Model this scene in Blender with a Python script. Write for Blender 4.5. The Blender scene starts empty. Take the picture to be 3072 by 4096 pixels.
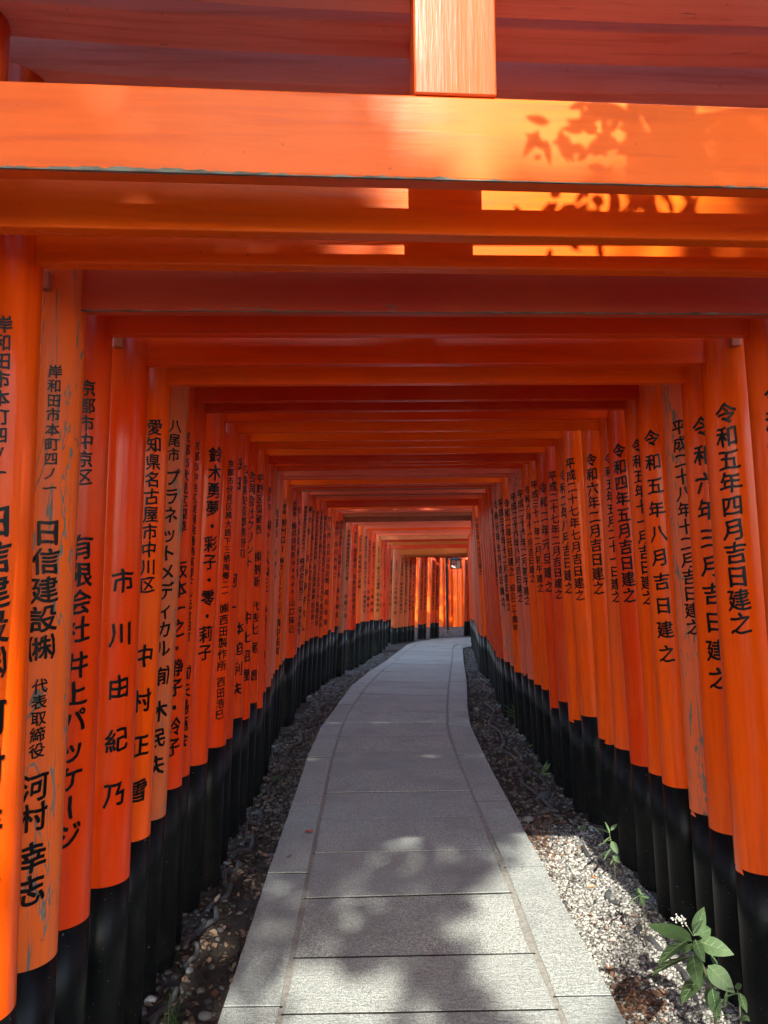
import math, random
import numpy as np
S = 0.82                      # metres per layout unit
F = 3078.0
PITCH = math.radians(3.0)
ROLL = math.radians(-0.7)
CAMZ = 2.04 * S
def _axes():
    cp, sp = math.cos(PITCH), math.sin(PITCH)
    r0 = np.array((1.0, 0, 0)); u0 = np.array((0, -sp, cp)); f0 = np.array((0, cp, sp))
    r = math.cos(ROLL) * r0 + math.sin(ROLL) * u0
    u = -math.sin(ROLL) * r0 + math.cos(ROLL) * u0
    return r, u, f0
AX_R, AX_U, AX_F = _axes()
CAM = np.array((0.0, 0.0, CAMZ))
def ray(px, py):
    """direction through a point of the 3072 x 4096 photograph, unit depth along the axis"""
    return AX_R * ((px - 1536) / F) + AX_U * ((2048 - py) / F) + AX_F
def proj(p):
    d = np.asarray(p, float) - CAM
    w = d @ AX_F
    return 1536 + F * (d @ AX_R) / w, 2048 - F * (d @ AX_U) / w
def interp(x, xs, ys):
    return float(np.interp(x, xs, ys))
# gate measurements: name, xl, yl, xr, yr (lower front corners of the tie beam), xbl, ypl, xbr, ypr (inner edge at the paint line)
N = None
G = [
 ('g0', -300, 646, 3912, 788, N, N, N, N),
 ('g1', -45, 891, 3646, 987, N, N, N, N),
 ('g2', 143.5, 1042, 3430, 1100, 54, 4032, N, N),
 ('g3', 324, 1244, 3184, 1255, 224, 3815, N, N),
 ('g4', 434, 1333, 3006, 1341, 354, 3663, N, N),
 ('g5', 580.7, 1458.6, 2826, 1451.5, 516, 3504, 2949, 3462),
 ('g6', 674, 1536.7, 2744, 1530, 600, 3334, 2843, 3311),
 ('g6b', 752, 1500, 2656, 1500, 662, 3254, 2765, 3238),
 ('g7', 781.5, 1600, 2559, 1602, 727, 3136, 2653, 3132),
 ('g8', 819.5, 1647, 2508.6, 1636, 758, 3092, 2597, 3086),
 ('g9', 897, 1687.6, 2435.6, 1671, 830, 3043, 2524, 3049),
 ('g10', 953, 1734.6, 2404, 1713, 904, 2974, 2459, 2986),
 ('g10b', 978, 1712, 2331, 1705, 930, 2945, 2395, 2949),
 ('g11', 1001, 1775, 2250, 1747, 970, 2863, 2324, 2856),
 ('g12', 1029, 1797, 2227, 1780.6, 999, 2869, 2275, 2870),
 ('g13', 1062, 1821, 2184, 1811, 1029, 2804, 2234, 2800),
 ('g14', 1074, 1853, 2147.8, 1840.7, 1051, 2826, 2200, 2824),
 ('g15', 1094, 1866, 2115, 1853.6, 1065, 2762, 2166, 2753),
 ('g16', 1107, 1880, 2088.7, 1873.8, 1085, 2742, 2136, 2733),
 ('g17', 1123, 1900, 2061, 1898, 1092, 2712, 2112, 2712),
 ('g18', 1131, 1915.4, 2033.8, 1911, 1100, 2690, 2085, 2689),
 ('g19', 1157.6, 1935.6, 2008, 1936, 1116, 2674, 2057, 2684),
 ('g20', 1163.6, 1945.6, 1984, 1941, 1129, 2654, 2041, 2659),
 ('g21', 1173, 1955, 1967.5, 1949.8, 1138, 2638, 2016, 2643),
 ('g22', 1193, 1962, 1957, 1959, 1177, 2627, 1999, 2632),
 ('g22b', 1207, 1950, 1951, 1948, 1187, 2615, 1991, 2626),
 ('g23', 1236.9, 1975.7, 1945.8, 1974, 1202, 2586, 1983, 2624),
 ('g24', 1252, 1981.7, 1940, 1980, 1218, 2574, 1972, 2600),
 ('g25', 1264.6, 1993, 1932, 1988, 1238, 2560, 1966, 2585),
 ('g26', 1283.6, 2000, 1920.8, 1997, 1257, 2548, 1959, 2577),
 ('g26b', 1298.7, 1996, 1917, 1994, 1275, 2542, 1953, 2556),
 ('g27', 1312, 2027.5, 1913, 2025, 1292, 2548, 1946, 2551),
 ('g28', 1330, 2031, 1895, 2034, 1312, 2536, 1929, 2539),
 ('g29', 1341, 2042, 1889, 2044, 1325, 2516, 1919, 2540),
 ('g30', 1361, 2049.5, 1887.7, 2050, 1338, 2526, 1911, 2530),
 ('g31', 1375, 2065, 1887, 2066, 1354, 2502, 1908, 2520),
 ('g32', 1383, 2086, 1886, 2086, 1375, 2530, 1905, 2512),
 ('g33', 1405, 2097, 1885, 2096, 1388, 2518, 1903, 2502),
 ('g34', 1432, 2101, 1885, 2101, 1422, 2517, 1901, 2495),
 ('g35', 1452, 2112, 1884.5, 2111, 1442, 2492, 1899, 2490),
 ('g36', 1472, 2120.5, 1884, 2120.5, 1466, 2484, 1897, 2482),
 ('g37', 1488, 2132, 1883.5, 2130, 1478, 2484, 1894, 2481),
 ('g38', 1504.6, 2141, 1880, 2140.7, 1495, 2478, 1891, 2479),
 ('g39', 1523, 2158.6, 1873.7, 2156, 1519, 2480, 1888, 2478),
 ('g40', 1534.6, 2167, 1872.5, 2166, 1532, 2476, 1885, 2477),
 ('g41', 1547, 2180, 1870.7, 2178, 1544, 2484, 1883, 2475),
 ('g42', 1562, 2196, 1869.5, 2192, 1554, 2478, 1881, 2473),
 ('g43', 1578, 2214.5, 1869, 2213, 1567, 2475, 1880, 2470),
]
W = 2.5 * S
def solve(xl, yl, xr, yr, psi, w):
    a = ray(xl, yl); b = ray(xr, yr)
    u = np.array((math.cos(psi), math.sin(psi))) * w
    M = np.array(((-a[0], b[0]), (-a[1], b[1])))
    t = np.linalg.solve(M, u)
    return CAM + a * t[0], CAM + b * t[1]
def level_psi(xl, yl, xr, yr):
    lo, hi = -0.5, 0.5
    def g(p):
        A, B = solve(xl, yl, xr, yr, p, W); return A[2] - B[2]
    best = min(np.linspace(-.4, .4, 401), key=lambda p: abs(g(p)))
    return best
import bpy, bmesh
from mathutils import Vector, Matrix
scene = bpy.context.scene
COL = scene.collection
rnd = random.Random(7)

# ------------------------------------------------------------------ camera
cam_data = bpy.data.cameras.new('camera')
cam = bpy.data.objects.new('camera', cam_data); COL.objects.link(cam)
cam_data.sensor_fit = 'VERTICAL'; cam_data.sensor_height = 36.0; cam_data.sensor_width = 27.0
cam_data.lens = 36.0 * F / 4096.0
cam_data.clip_start = 0.02; cam_data.clip_end = 600
mw = Matrix.Identity(4)
for i in range(3):
    mw[i][0] = AX_R[i]; mw[i][1] = AX_U[i]; mw[i][2] = -AX_F[i]; mw[i][3] = CAM[i]
cam.matrix_world = mw
scene.camera = cam

# ------------------------------------------------------------------ light
SUN_EL = math.radians(37.0)
SUN_AZ = math.radians(1.0)          # the sun stands behind the camera, this far to its right
TO_SUN = Vector((math.sin(SUN_AZ) * math.cos(SUN_EL), -math.cos(SUN_AZ) * math.cos(SUN_EL), math.sin(SUN_EL)))
world = bpy.data.worlds.new('World'); scene.world = world; world.use_nodes = True
wn = world.node_tree.nodes; wl = world.node_tree.links
for n in list(wn): wn.remove(n)
wo = wn.new('ShaderNodeOutputWorld'); bg = wn.new('ShaderNodeBackground'); sky = wn.new('ShaderNodeTexSky')
sky.sky_type = 'NISHITA'; sky.sun_disc = False
sky.sun_elevation = SUN_EL; sky.sun_rotation = math.pi - SUN_AZ
sky.dust_density = 2.0; sky.air_density = 1.0; sky.ozone_density = 1.0
bg.inputs['Strength'].default_value = 0.15
wl.new(sky.outputs[0], bg.inputs[0]); wl.new(bg.outputs[0], wo.inputs[0])
sd = bpy.data.lights.new('sun', 'SUN'); sd.energy = 2.4; sd.angle = math.radians(0.5); sd.color = (1.0, 0.93, 0.82)
sun = bpy.data.objects.new('sun', sd); COL.objects.link(sun)
sun.rotation_euler = TO_SUN.to_track_quat('Z', 'Y').to_euler(); sun.location = (0, -20, 30)
scene.view_settings.view_transform = 'Standard'; scene.view_settings.look = 'None'
scene.view_settings.gamma = 1.0; scene.view_settings.use_curve_mapping = False
scene.view_settings.exposure = 2.3
scene.cycles.max_bounces = 10; scene.cycles.diffuse_bounces = 6; scene.cycles.glossy_bounces = 4
scene.cycles.transmission_bounces = 3; scene.cycles.use_adaptive_sampling = True
scene.cycles.use_denoising = True
scene.cycles.sample_clamp_indirect = 6.0

# ------------------------------------------------------------------ small helpers
def V3(p): return Vector((float(p[0]), float(p[1]), float(p[2])))
def props(o, label=None, cat=None, group=None, kind=None):
    if label: o['label'] = label
    if cat: o['category'] = cat
    if group: o['group'] = group
    if kind: o['kind'] = kind
    return o
def mesh_obj(name, verts, faces, mat=None, parent=None, smooth=False, M=None):
    me = bpy.data.meshes.new(name)
    me.from_pydata([tuple(map(float, v)) for v in verts], [], [tuple(map(int, f)) for f in faces]); me.update()
    if smooth:
        me.polygons.foreach_set('use_smooth', [True] * len(me.polygons))
    if mat: me.materials.append(mat)
    return link(name, me, parent, M)
def link(name, me, parent=None, M=None):
    o = bpy.data.objects.new(name, me); COL.objects.link(o)
    place(o, parent, M)
    return o
WM = {}
def place(o, parent=None, M=None):
    M = M if M is not None else Matrix.Identity(4)
    WM[o.name] = M
    if parent is not None:
        o.parent = parent
        o.matrix_basis = WM[parent.name].inverted() @ M
    else:
        o.matrix_basis = M
def empty(name, M):
    o = bpy.data.objects.new(name, None); COL.objects.link(o); o.empty_display_size = 0.2
    place(o, None, M); return o
def frame(origin, ex, ez=None):
    """matrix with x along ex, z along ez (default up)"""
    ex = Vector(ex).normalized(); ez = Vector(ez or (0, 0, 1)).normalized()
    ey = ez.cross(ex).normalized(); ex = ey.cross(ez).normalized()
    M = Matrix.Identity(4)
    for i in range(3): M[i][0] = ex[i]; M[i][1] = ey[i]; M[i][2] = ez[i]; M[i][3] = origin[i]
    return M
def bm_mesh(name, bm, mat=None, smooth=False):
    me = bpy.data.meshes.new(name); bm.to_mesh(me); bm.free()
    if smooth: me.polygons.foreach_set('use_smooth', [True] * len(me.polygons))
    if mat: me.materials.append(mat)
    return me
def box_bm(x0, x1, y0, y1, z0, z1, bevel=0.0, segs=1):
    bm = bmesh.new(); bmesh.ops.create_cube(bm, size=1)
    for v in bm.verts:
        v.co = Vector((x0 + (v.co.x + .5) * (x1 - x0), y0 + (v.co.y + .5) * (y1 - y0), z0 + (v.co.z + .5) * (z1 - z0)))
    if bevel: bmesh.ops.bevel(bm, geom=list(bm.edges), offset=bevel, segments=segs, affect='EDGES', profile=.5)
    return bm
def tube(pts, radii, segs=8, cap=True):
    """verts, faces of a tube along pts"""
    P = [Vector(p) for p in pts]; n = len(P)
    if not hasattr(radii, '__len__'): radii = [radii] * n
    vs, fs = [], []
    up = Vector((0, 0, 1))
    for i in range(n):
        d = (P[min(i + 1, n - 1)] - P[max(i - 1, 0)]).normalized()
        a = d.cross(up)
        if a.length < 1e-3: a = d.cross(Vector((1, 0, 0)))
        a.normalize(); b = d.cross(a).normalized()
        for k in range(segs):
            t = 2 * math.pi * k / segs
            vs.append(P[i] + (a * math.cos(t) + b * math.sin(t)) * radii[i])
    for i in range(n - 1):
        for k in range(segs):
            k2 = (k + 1) % segs
            fs.append((i * segs + k, (i + 1) * segs + k, (i + 1) * segs + k2, i * segs + k2))
    if cap:
        fs.append(tuple(range(segs))); fs.append(tuple(reversed(range((n - 1) * segs, n * segs))))
    return vs, fs
def merge(parts):
    vs, fs = [], []
    for v, f in parts:
        o = len(vs); vs += list(v); fs += [tuple(i + o for i in q) for q in f]
    return vs, fs

# ------------------------------------------------------------------ materials
def new_mat(name):
    m = bpy.data.materials.new(name); m.use_nodes = True
    nt = m.node_tree; nt.nodes.clear()
    out = nt.nodes.new('ShaderNodeOutputMaterial'); b = nt.nodes.new('ShaderNodeBsdfPrincipled')
    nt.links.new(b.outputs[0], out.inputs[0])
    return m, nt, b
def nd(nt, t, **kw):
    n = nt.nodes.new(t)
    for k, v in kw.items():
        if k.startswith('_'): setattr(n, k[1:], v)
        else: n.inputs[k.replace('__', ' ')].default_value = v
    return n
def mixc(nt, fac, a, b, mode='MIX'):
    m = nt.nodes.new('ShaderNodeMix'); m.data_type = 'RGBA'; m.blend_type = mode
    for sock, val in ((m.inputs[0], fac), (m.inputs[6], a), (m.inputs[7], b)):
        if isinstance(val, bpy.types.NodeSocket): nt.links.new(val, sock)
        elif isinstance(val, (int, float)): sock.default_value = val
        else: sock.default_value = (*val, 1.0)
    return m.outputs[2]
def math_n(nt, op, a, b=None, c=None, clamp=False):
    m = nt.nodes.new('ShaderNodeMath'); m.operation = op; m.use_clamp = clamp
    for i, val in enumerate((a, b, c)):
        if val is None: continue
        if isinstance(val, bpy.types.NodeSocket): nt.links.new(val, m.inputs[i])
        else: m.inputs[i].default_value = val
    return m.outputs[0]
def ramp(nt, fac, lo, hi):
    m = nt.nodes.new('ShaderNodeMapRange'); m.clamp = True; m.interpolation_type = 'SMOOTHSTEP'
    nt.links.new(fac, m.inputs[0])
    for i, val in ((1, lo), (2, hi)):
        if isinstance(val, bpy.types.NodeSocket): nt.links.new(val, m.inputs[i])
        else: m.inputs[i].default_value = val
    return m.outputs[0]
def coords(nt, scale=(1, 1, 1), rand=True, kind='Object'):
    tc = nt.nodes.new('ShaderNodeTexCoord'); mp = nt.nodes.new('ShaderNodeMapping')
    nt.links.new(tc.outputs[kind], mp.inputs[0]); mp.inputs['Scale'].default_value = scale
    if rand:
        oi = nt.nodes.new('ShaderNodeObjectInfo'); mu = nt.nodes.new('ShaderNodeVectorMath'); mu.operation = 'SCALE'
        mu.inputs[0].default_value = (37.0, 91.0, 53.0); nt.links.new(oi.outputs['Random'], mu.inputs['Scale'])
        nt.links.new(mu.outputs[0], mp.inputs['Location'])
    return mp.outputs[0]
def noise(nt, vec, scale, detail=3, rough=.5, dist=0.0):
    n = nd(nt, 'ShaderNodeTexNoise', Scale=scale, Detail=detail, Roughness=rough, Distortion=dist)
    nt.links.new(vec, n.inputs['Vector']); return n.outputs['Fac']

def paint_mat(name, along):
    """lacquered vermilion wood. Object colour = paint colour, its alpha = how weathered (1 fresh .. 0 worn)"""
    m, nt, b = new_mat(name)
    L = nt.links
    oi = nt.nodes.new('ShaderNodeObjectInfo')
    col = oi.outputs['Color']; wear = math_n(nt, 'SUBTRACT', 1.0, oi.outputs['Alpha'])
    st = {'z': (1, 1, .06), 'x': (.06, 1, 1)}[along]
    st2 = {'z': (1, 1, .16), 'x': (.16, 1, 1)}[along]
    v_iso = coords(nt); v_grain = coords(nt, st); v_peel = coords(nt, st2)
    big = noise(nt, v_iso, 2.2, 4, .6)
    fine = noise(nt, v_grain, 170, 3, .6)
    mid = noise(nt, v_grain, 38, 4, .65, .6)
    # tone changes in the paint itself: dust film and repainted zones
    c1 = mixc(nt, math_n(nt, 'MULTIPLY', ramp(nt, big, .38, .70), .26), col, (.66, .14, .03))
    c2 = mixc(nt, math_n(nt, 'MULTIPLY', ramp(nt, mid, .42, .75), .34), c1, (.42, .022, .002))
    # dull chalky film on worn paint
    c3 = mixc(nt, math_n(nt, 'MULTIPLY', wear, math_n(nt, 'MULTIPLY', ramp(nt, mid, .3, .75), .28)), c2, (.55, .25, .15))
    # stains: grime specks
    sp = noise(nt, v_iso, 46, 3, .6)
    c4 = mixc(nt, math_n(nt, 'MULTIPLY', ramp(nt, sp, .70, .78), .55), c3, (.13, .055, .03))
    # peeled wood
    peel = noise(nt, v_peel, 13, 5, .62, 1.6)
    ridg = math_n(nt, 'ABSOLUTE', math_n(nt, 'SUBTRACT', noise(nt, v_peel, 5.5, 3, .55, 2.2), .5))
    thr = math_n(nt, 'SUBTRACT', .74, math_n(nt, 'MULTIPLY', wear, .17))
    pm = ramp(nt, peel, thr, math_n(nt, 'ADD', thr, .012))
    crack = math_n(nt, 'MULTIPLY', math_n(nt, 'SUBTRACT', 1.0, ramp(nt, ridg, .004, .012)), ramp(nt, wear, .45, .6))
    pm = math_n(nt, 'MAXIMUM', math_n(nt, 'MULTIPLY', pm, ramp(nt, wear, .25, .5)), crack)
    wood = mixc(nt, fine, (.10, .085, .065), (.27, .24, .19))
    c5 = mixc(nt, pm, c4, wood)
    L.new(c5, b.inputs['Base Color'])
    r = math_n(nt, 'ADD', math_n(nt, 'MULTIPLY', mid, .12), math_n(nt, 'ADD', .18, math_n(nt, 'MULTIPLY', wear, .26)))
    r = math_n(nt, 'MAXIMUM', r, math_n(nt, 'MULTIPLY', pm, .85))
    L.new(r, b.inputs['Roughness'])
    b.inputs['Specular IOR Level'].default_value = .24
    h = math_n(nt, 'ADD', math_n(nt, 'MULTIPLY', fine, .35), math_n(nt, 'MULTIPLY', mid, .8))
    h = math_n(nt, 'ADD', h, math_n(nt, 'MULTIPLY', noise(nt, v_iso, 9, 2), 1.2))
    h = math_n(nt, 'SUBTRACT', h, math_n(nt, 'MULTIPLY', pm, 1.6))
    bp = nd(nt, 'ShaderNodeBump', Strength=.42, Distance=.0013); L.new(h, bp.inputs['Height'])
    L.new(bp.outputs[0], b.inputs['Normal'])
    return m
M_PV = paint_mat('vermilion_paint_upright', 'z')
M_PH = paint_mat('vermilion_paint_level', 'x')

def black_mat():
    m, nt, b = new_mat('black_foot_paint'); L = nt.links
    v = coords(nt, (1, 1, .12)); vi = coords(nt)
    a = noise(nt, v, 22, 5, .65, .8); s = noise(nt, vi, 120, 2)
    lowz = nt.nodes.new('ShaderNodeTexCoord'); sep = nt.nodes.new('ShaderNodeSeparateXYZ'); L.new(lowz.outputs['Object'], sep.inputs[0])
    damp = ramp(nt, sep.outputs[2], .55, .02)          # splashed soil and dust near the ground
    c = mixc(nt, math_n(nt, 'MULTIPLY', ramp(nt, a, .45, .8), .5), (.002, .0028, .0032), (.015, .015, .0135))
    c = mixc(nt, math_n(nt, 'MULTIPLY', math_n(nt, 'MULTIPLY', damp, ramp(nt, noise(nt, vi, 14, 5, .7), .42, .7)), .55), c, (.026, .023, .019))
    c = mixc(nt, ramp(nt, s, .735, .76), c, (.30, .30, .28))
    L.new(c, b.inputs['Base Color'])
    L.new(math_n(nt, 'ADD', .27, math_n(nt, 'ADD', math_n(nt, 'MULTIPLY', a, .18), math_n(nt, 'MULTIPLY', damp, .3))), b.inputs['Roughness'])
    b.inputs['Specular IOR Level'].default_value = .16
    bp = nd(nt, 'ShaderNodeBump', Strength=.4, Distance=.0015); L.new(a, bp.inputs['Height']); L.new(bp.outputs[0], b.inputs['Normal'])
    return m
M_BLACK = black_mat()
def simple_mat(name, c1, c2, scale=8, rough=.6, bump=.3, dist=.003, stretch=(1, 1, 1), spec=.5, island=False, rand=True, detail=5):
    m, nt, b = new_mat(name); L = nt.links
    v = coords(nt, stretch, rand)
    f = noise(nt, v, scale, detail, .6)
    if island:
        g = nt.nodes.new('ShaderNodeNewGeometry')
        f2 = math_n(nt, 'ADD', math_n(nt, 'MULTIPLY', f, .35), math_n(nt, 'MULTIPLY', g.outputs['Random Per Island'], .75))
    else: f2 = f
    L.new(mixc(nt, ramp(nt, f2, .25, .8), c1, c2), b.inputs['Base Color'])
    b.inputs['Roughness'].default_value = rough; b.inputs['Specular IOR Level'].default_value = spec
    bp = nd(nt, 'ShaderNodeBump', Strength=bump, Distance=dist); L.new(f, bp.inputs['Height']); L.new(bp.outputs[0], b.inputs['Normal'])
    return m
M_INK = simple_mat('black_lacquer_lettering', (.0008, .0008, .001), (.003, .003, .0035), 40, .33, .15, .001, spec=.2)

def worn_ink():
    """black lacquer of the lettering, rubbed through to the paint in places"""
    nt = M_INK.node_tree; b = [n for n in nt.nodes if n.type == 'BSDF_PRINCIPLED'][0]
    old = b.inputs['Base Color'].links[0].from_socket
    v = coords(nt, (1, 1, .5)); f = noise(nt, v, 60, 5, .75)
    nt.links.new(mixc(nt, math_n(nt, 'MULTIPLY', ramp(nt, f, .60, .70), .55), old, (.30, .035, .006)), b.inputs['Base Color'])
worn_ink()

def granite():
    m, nt, b = new_mat('bush_hammered_granite'); L = nt.links
    v = coords(nt); vs = coords(nt, (.35, 1, 1)); 
    oi = nt.nodes.new('ShaderNodeObjectInfo')
    sp = noise(nt, v, 190, 2, .7); sp2 = noise(nt, v, 75, 4, .8); chis = noise(nt, vs, 60, 4, .7, .5); big = noise(nt, v, 2.3, 6, .7)
    c = mixc(nt, ramp(nt, sp, .38, .62), (.18, .198, .182), (.55, .595, .55))
    c = mixc(nt, math_n(nt, 'MULTIPLY', ramp(nt, sp2, .47, .66), .8), c, (.12, .14, .132))
    c = mixc(nt, math_n(nt, 'MULTIPLY', ramp(nt, big, .42, .70), .62), c, (.205, .23, .22))
    c = mixc(nt, math_n(nt, 'MULTIPLY', oi.outputs['Random'], .45), c, (.23, .26, .25))
    L.new(c, b.inputs['Base Color']); b.inputs['Roughness'].default_value = .8
    h = math_n(nt, 'ADD', math_n(nt, 'MULTIPLY', chis, 1.0), math_n(nt, 'MULTIPLY', sp2, .4))
    bp = nd(nt, 'ShaderNodeBump', Strength=.9, Distance=.006); L.new(h, bp.inputs['Height']); L.new(bp.outputs[0], b.inputs['Normal'])
    return m
M_GRANITE = granite()
M_BARE = simple_mat('bare_grey_wood', (.05, .055, .045), (.24, .25, .21), 90, .85, .5, .002, (.2, 1, 1))
M_GAP = simple_mat('dirt_in_cross_joint', (.007, .006, .005), (.022, .02, .017), 60, .95, .4, .002)
M_JOINT = simple_mat('sandy_joint_fill', (.17, .17, .15), (.31, .31, .275), 60, .9, .6, .004)
M_SOIL = simple_mat('dark_damp_soil', (.016, .012, .009), (.052, .040, .031), 22, .9, .8, .012, rand=False, detail=8)
M_GRAVEL = simple_mat('crushed_pale_gravel', (.12, .12, .11), (.40, .395, .355), 30, .85, .4, .002, island=True)
M_PEBBLE = simple_mat('grey_river_pebble', (.028, .029, .028), (.12, .12, .112), 20, .6, .3, .002, island=True)
M_DRY = simple_mat('dry_brown_leaf', (.05, .032, .022), (.20, .135, .09), 14, .7, .4, .002, island=True)
M_RUST = simple_mat('rust_brown_needle_litter', (.06, .032, .02), (.18, .095, .055), 30, .8, .4, .002, island=True)
M_HOSE = simple_mat('grey_rubber_edging', (.030, .032, .034), (.085, .088, .09), 25, .55, .3, .002)
M_BARK = simple_mat('tree_bark', (.05, .037, .028), (.13, .10, .075), 12, .9, .8, .02, (1, 1, .25))
M_GREY = simple_mat('weathered_stone_block', (.12, .115, .10), (.28, .265, .24), 18, .85, .6, .004)
M_DARKMETAL = simple_mat('dark_metal', (.012, .011, .010), (.03, .028, .026), 18, .45, .2, .002)
M_PAPER = simple_mat('white_lantern_paper', (.62, .58, .5), (.8, .77, .7), 6, .7, .1, .001)
def leaf_mat(name, c1, c2, trans=.35, rough=.45):
    m, nt, b = new_mat(name); L = nt.links
    g = nt.nodes.new('ShaderNodeNewGeometry'); v = coords(nt)
    f = math_n(nt, 'ADD', math_n(nt, 'MULTIPLY', g.outputs['Random Per Island'], .7), math_n(nt, 'MULTIPLY', noise(nt, v, 40, 3), .4))
    c = mixc(nt, ramp(nt, f, .15, .95), c1, c2)
    L.new(c, b.inputs['Base Color']); b.inputs['Roughness'].default_value = rough
    tr = nt.nodes.new('ShaderNodeBsdfTranslucent'); L.new(c, tr.inputs[0])
    mx = nt.nodes.new('ShaderNodeMixShader'); mx.inputs[0].default_value = trans
    out = [n for n in nt.nodes if n.type == 'OUTPUT_MATERIAL'][0]
    L.new(b.outputs[0], mx.inputs[1]); L.new(tr.outputs[0], mx.inputs[2]); L.new(mx.outputs[0], out.inputs[0])
    bp = nd(nt, 'ShaderNodeBump', Strength=.3, Distance=.002); L.new(noise(nt, v, 70, 3), bp.inputs['Height']); L.new(bp.outputs[0], b.inputs['Normal'])
    return m
M_LEAF = leaf_mat('green_leaf', (.030, .070, .022), (.085, .15, .055), .2, .6)
M_RIB = leaf_mat('pale_leaf_rib', (.16, .25, .12), (.2, .3, .15), .1)
M_STEM = simple_mat('plant_stem', (.06, .09, .03), (.13, .10, .06), 20, .6, .2, .002)
M_FLOWER = simple_mat('tiny_white_blossom', (.55, .55, .48), (.75, .75, .68), 20, .6, .1, .001)
M_CROWN = leaf_mat('crown_leaf', (.03, .06, .018), (.09, .14, .04), .3)
# ------------------------------------------------------------------ ground heights
def z_path(y):
    return CAMZ + interp(y / S, (0, 12, 14.4, 18, 23.4, 27, 34), (-2.035, -2.05, -2.20, -2.50, -2.86, -2.95, -3.0)) * S
def hit(px, py, dz=0.0):
    r = ray(px, py); lo, hi = 0.5, 60.0
    f = lambda t: (CAM + r * t)[2] - (z_path((CAM + r * t)[1]) + dz)
    for _ in range(60):
        mid = (lo + hi) / 2
        if f(mid) > 0: lo = mid
        else: hi = mid
    p = CAM + r * lo
    return p
OL = [(865,4096),(1066,3495),(1128,3300),(1163,3219),(1226,3030),(1279,2909),(1345,2823),(1395,2755),(1481,2682),(1551,2636),(1617,2586),(1677,2565)]
IL = [(1115,4096),(1174,3821),(1207,3636),(1234,3495),(1259,3382),(1290,3219),(1329,3030),(1368,2904),(1405,2831),(1458,2759),(1531,2682),(1591,2633),(1650,2583),(1700,2568)]
IR = [(2259,4096),(2145,3821),(2048,3571),(2015,3463),(1977,3400),(1925,3262),(1886,3163),(1849,3077),(1819,3000),(1799,2944),(1789,2898),(1789,2812),(1796,2732),(1803,2686),(1813,2586)]
OR = [(2514,4096),(2183,3468),(2134,3382),(2038,3203),(1939,3017),(1884,2901),(1871,2831),(1869,2732),(1856,2652),(1851,2586)]
def line(pts):
    P = [hit(*p) for p in pts]; P.sort(key=lambda p: p[1])
    ys = [p[1] for p in P]; xs = [p[0] for p in P]
    # carry the first segment back behind the camera
    s = (xs[1] - xs[0]) / (ys[1] - ys[0]) * .3
    return [ys[0] - 6] + ys, [xs[0] - 6 * s] + xs
LOL, LIL, LIR, LOR = map(line, (OL, IL, IR, OR))
def xof(l, y): return interp(y, l[0], l[1])
Y_END = 22.0
def cx(y): return (xof(LOL, min(y, Y_END)) + xof(LOR, min(y, Y_END))) / 2
TURN_IN = [(1.905,19.1),(1.95,19.45),(2.08,19.75),(2.35,20.02),(2.75,20.25),(3.3,20.36),(4.3,20.4)]
TURN_OUT = [(.43,19.1),(.56,19.9),(.84,20.65),(1.25,21.2),(1.85,21.62),(2.7,21.84),(4.3,21.9)]
def zg(x, y):
    """bare ground beside and under the slabs"""
    yy = min(y, 19.0)
    c = cx(yy); zp = z_path(y)
    if y < 19.2:
        l = c - x - .735; r = x - c - .735
        dl = .08 + .05 * min(max(l / .12, 0), 1); dr = .07 + .0 * r
        z = zp - (dl if x < c else dr)
    else: z = zp - .07
    if abs(x - .2) > 2.2: z += (abs(x - .2) - 2.2) * .05 * min(1, 1)
    z += .012 * math.sin(x * 9.1 + y * 3.3) * math.sin(y * 5.7 - x * 4.1)
    return z
# ------------------------------------------------------------------ ground sheet
def axis(fine, coarse):
    return sorted(set([round(v, 3) for v in fine] + [round(v, 3) for v in coarse]))
gx = axis(np.arange(-1.4, 2.8, .07), list(range(-80, 81, 6)) + [-3, -2, 4, 6])
gy = axis(np.arange(-1.0, 24.5, .12), list(range(-60, 0, 6)) + list(range(26, 60, 3)) + list(range(60, 161, 12)))
gv = [(x, y, zg(x, min(y, 30)) if y > 0 else zg(x, 0.2)) for y in gy for x in gx]
nx = len(gx)
gf = [(j * nx + i, j * nx + i + 1, (j + 1) * nx + i + 1, (j + 1) * nx + i) for j in range(len(gy) - 1) for i in range(nx - 1)]
ground = mesh_obj('ground', gv, gf, M_SOIL, smooth=True); props(ground, kind='structure')

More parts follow.
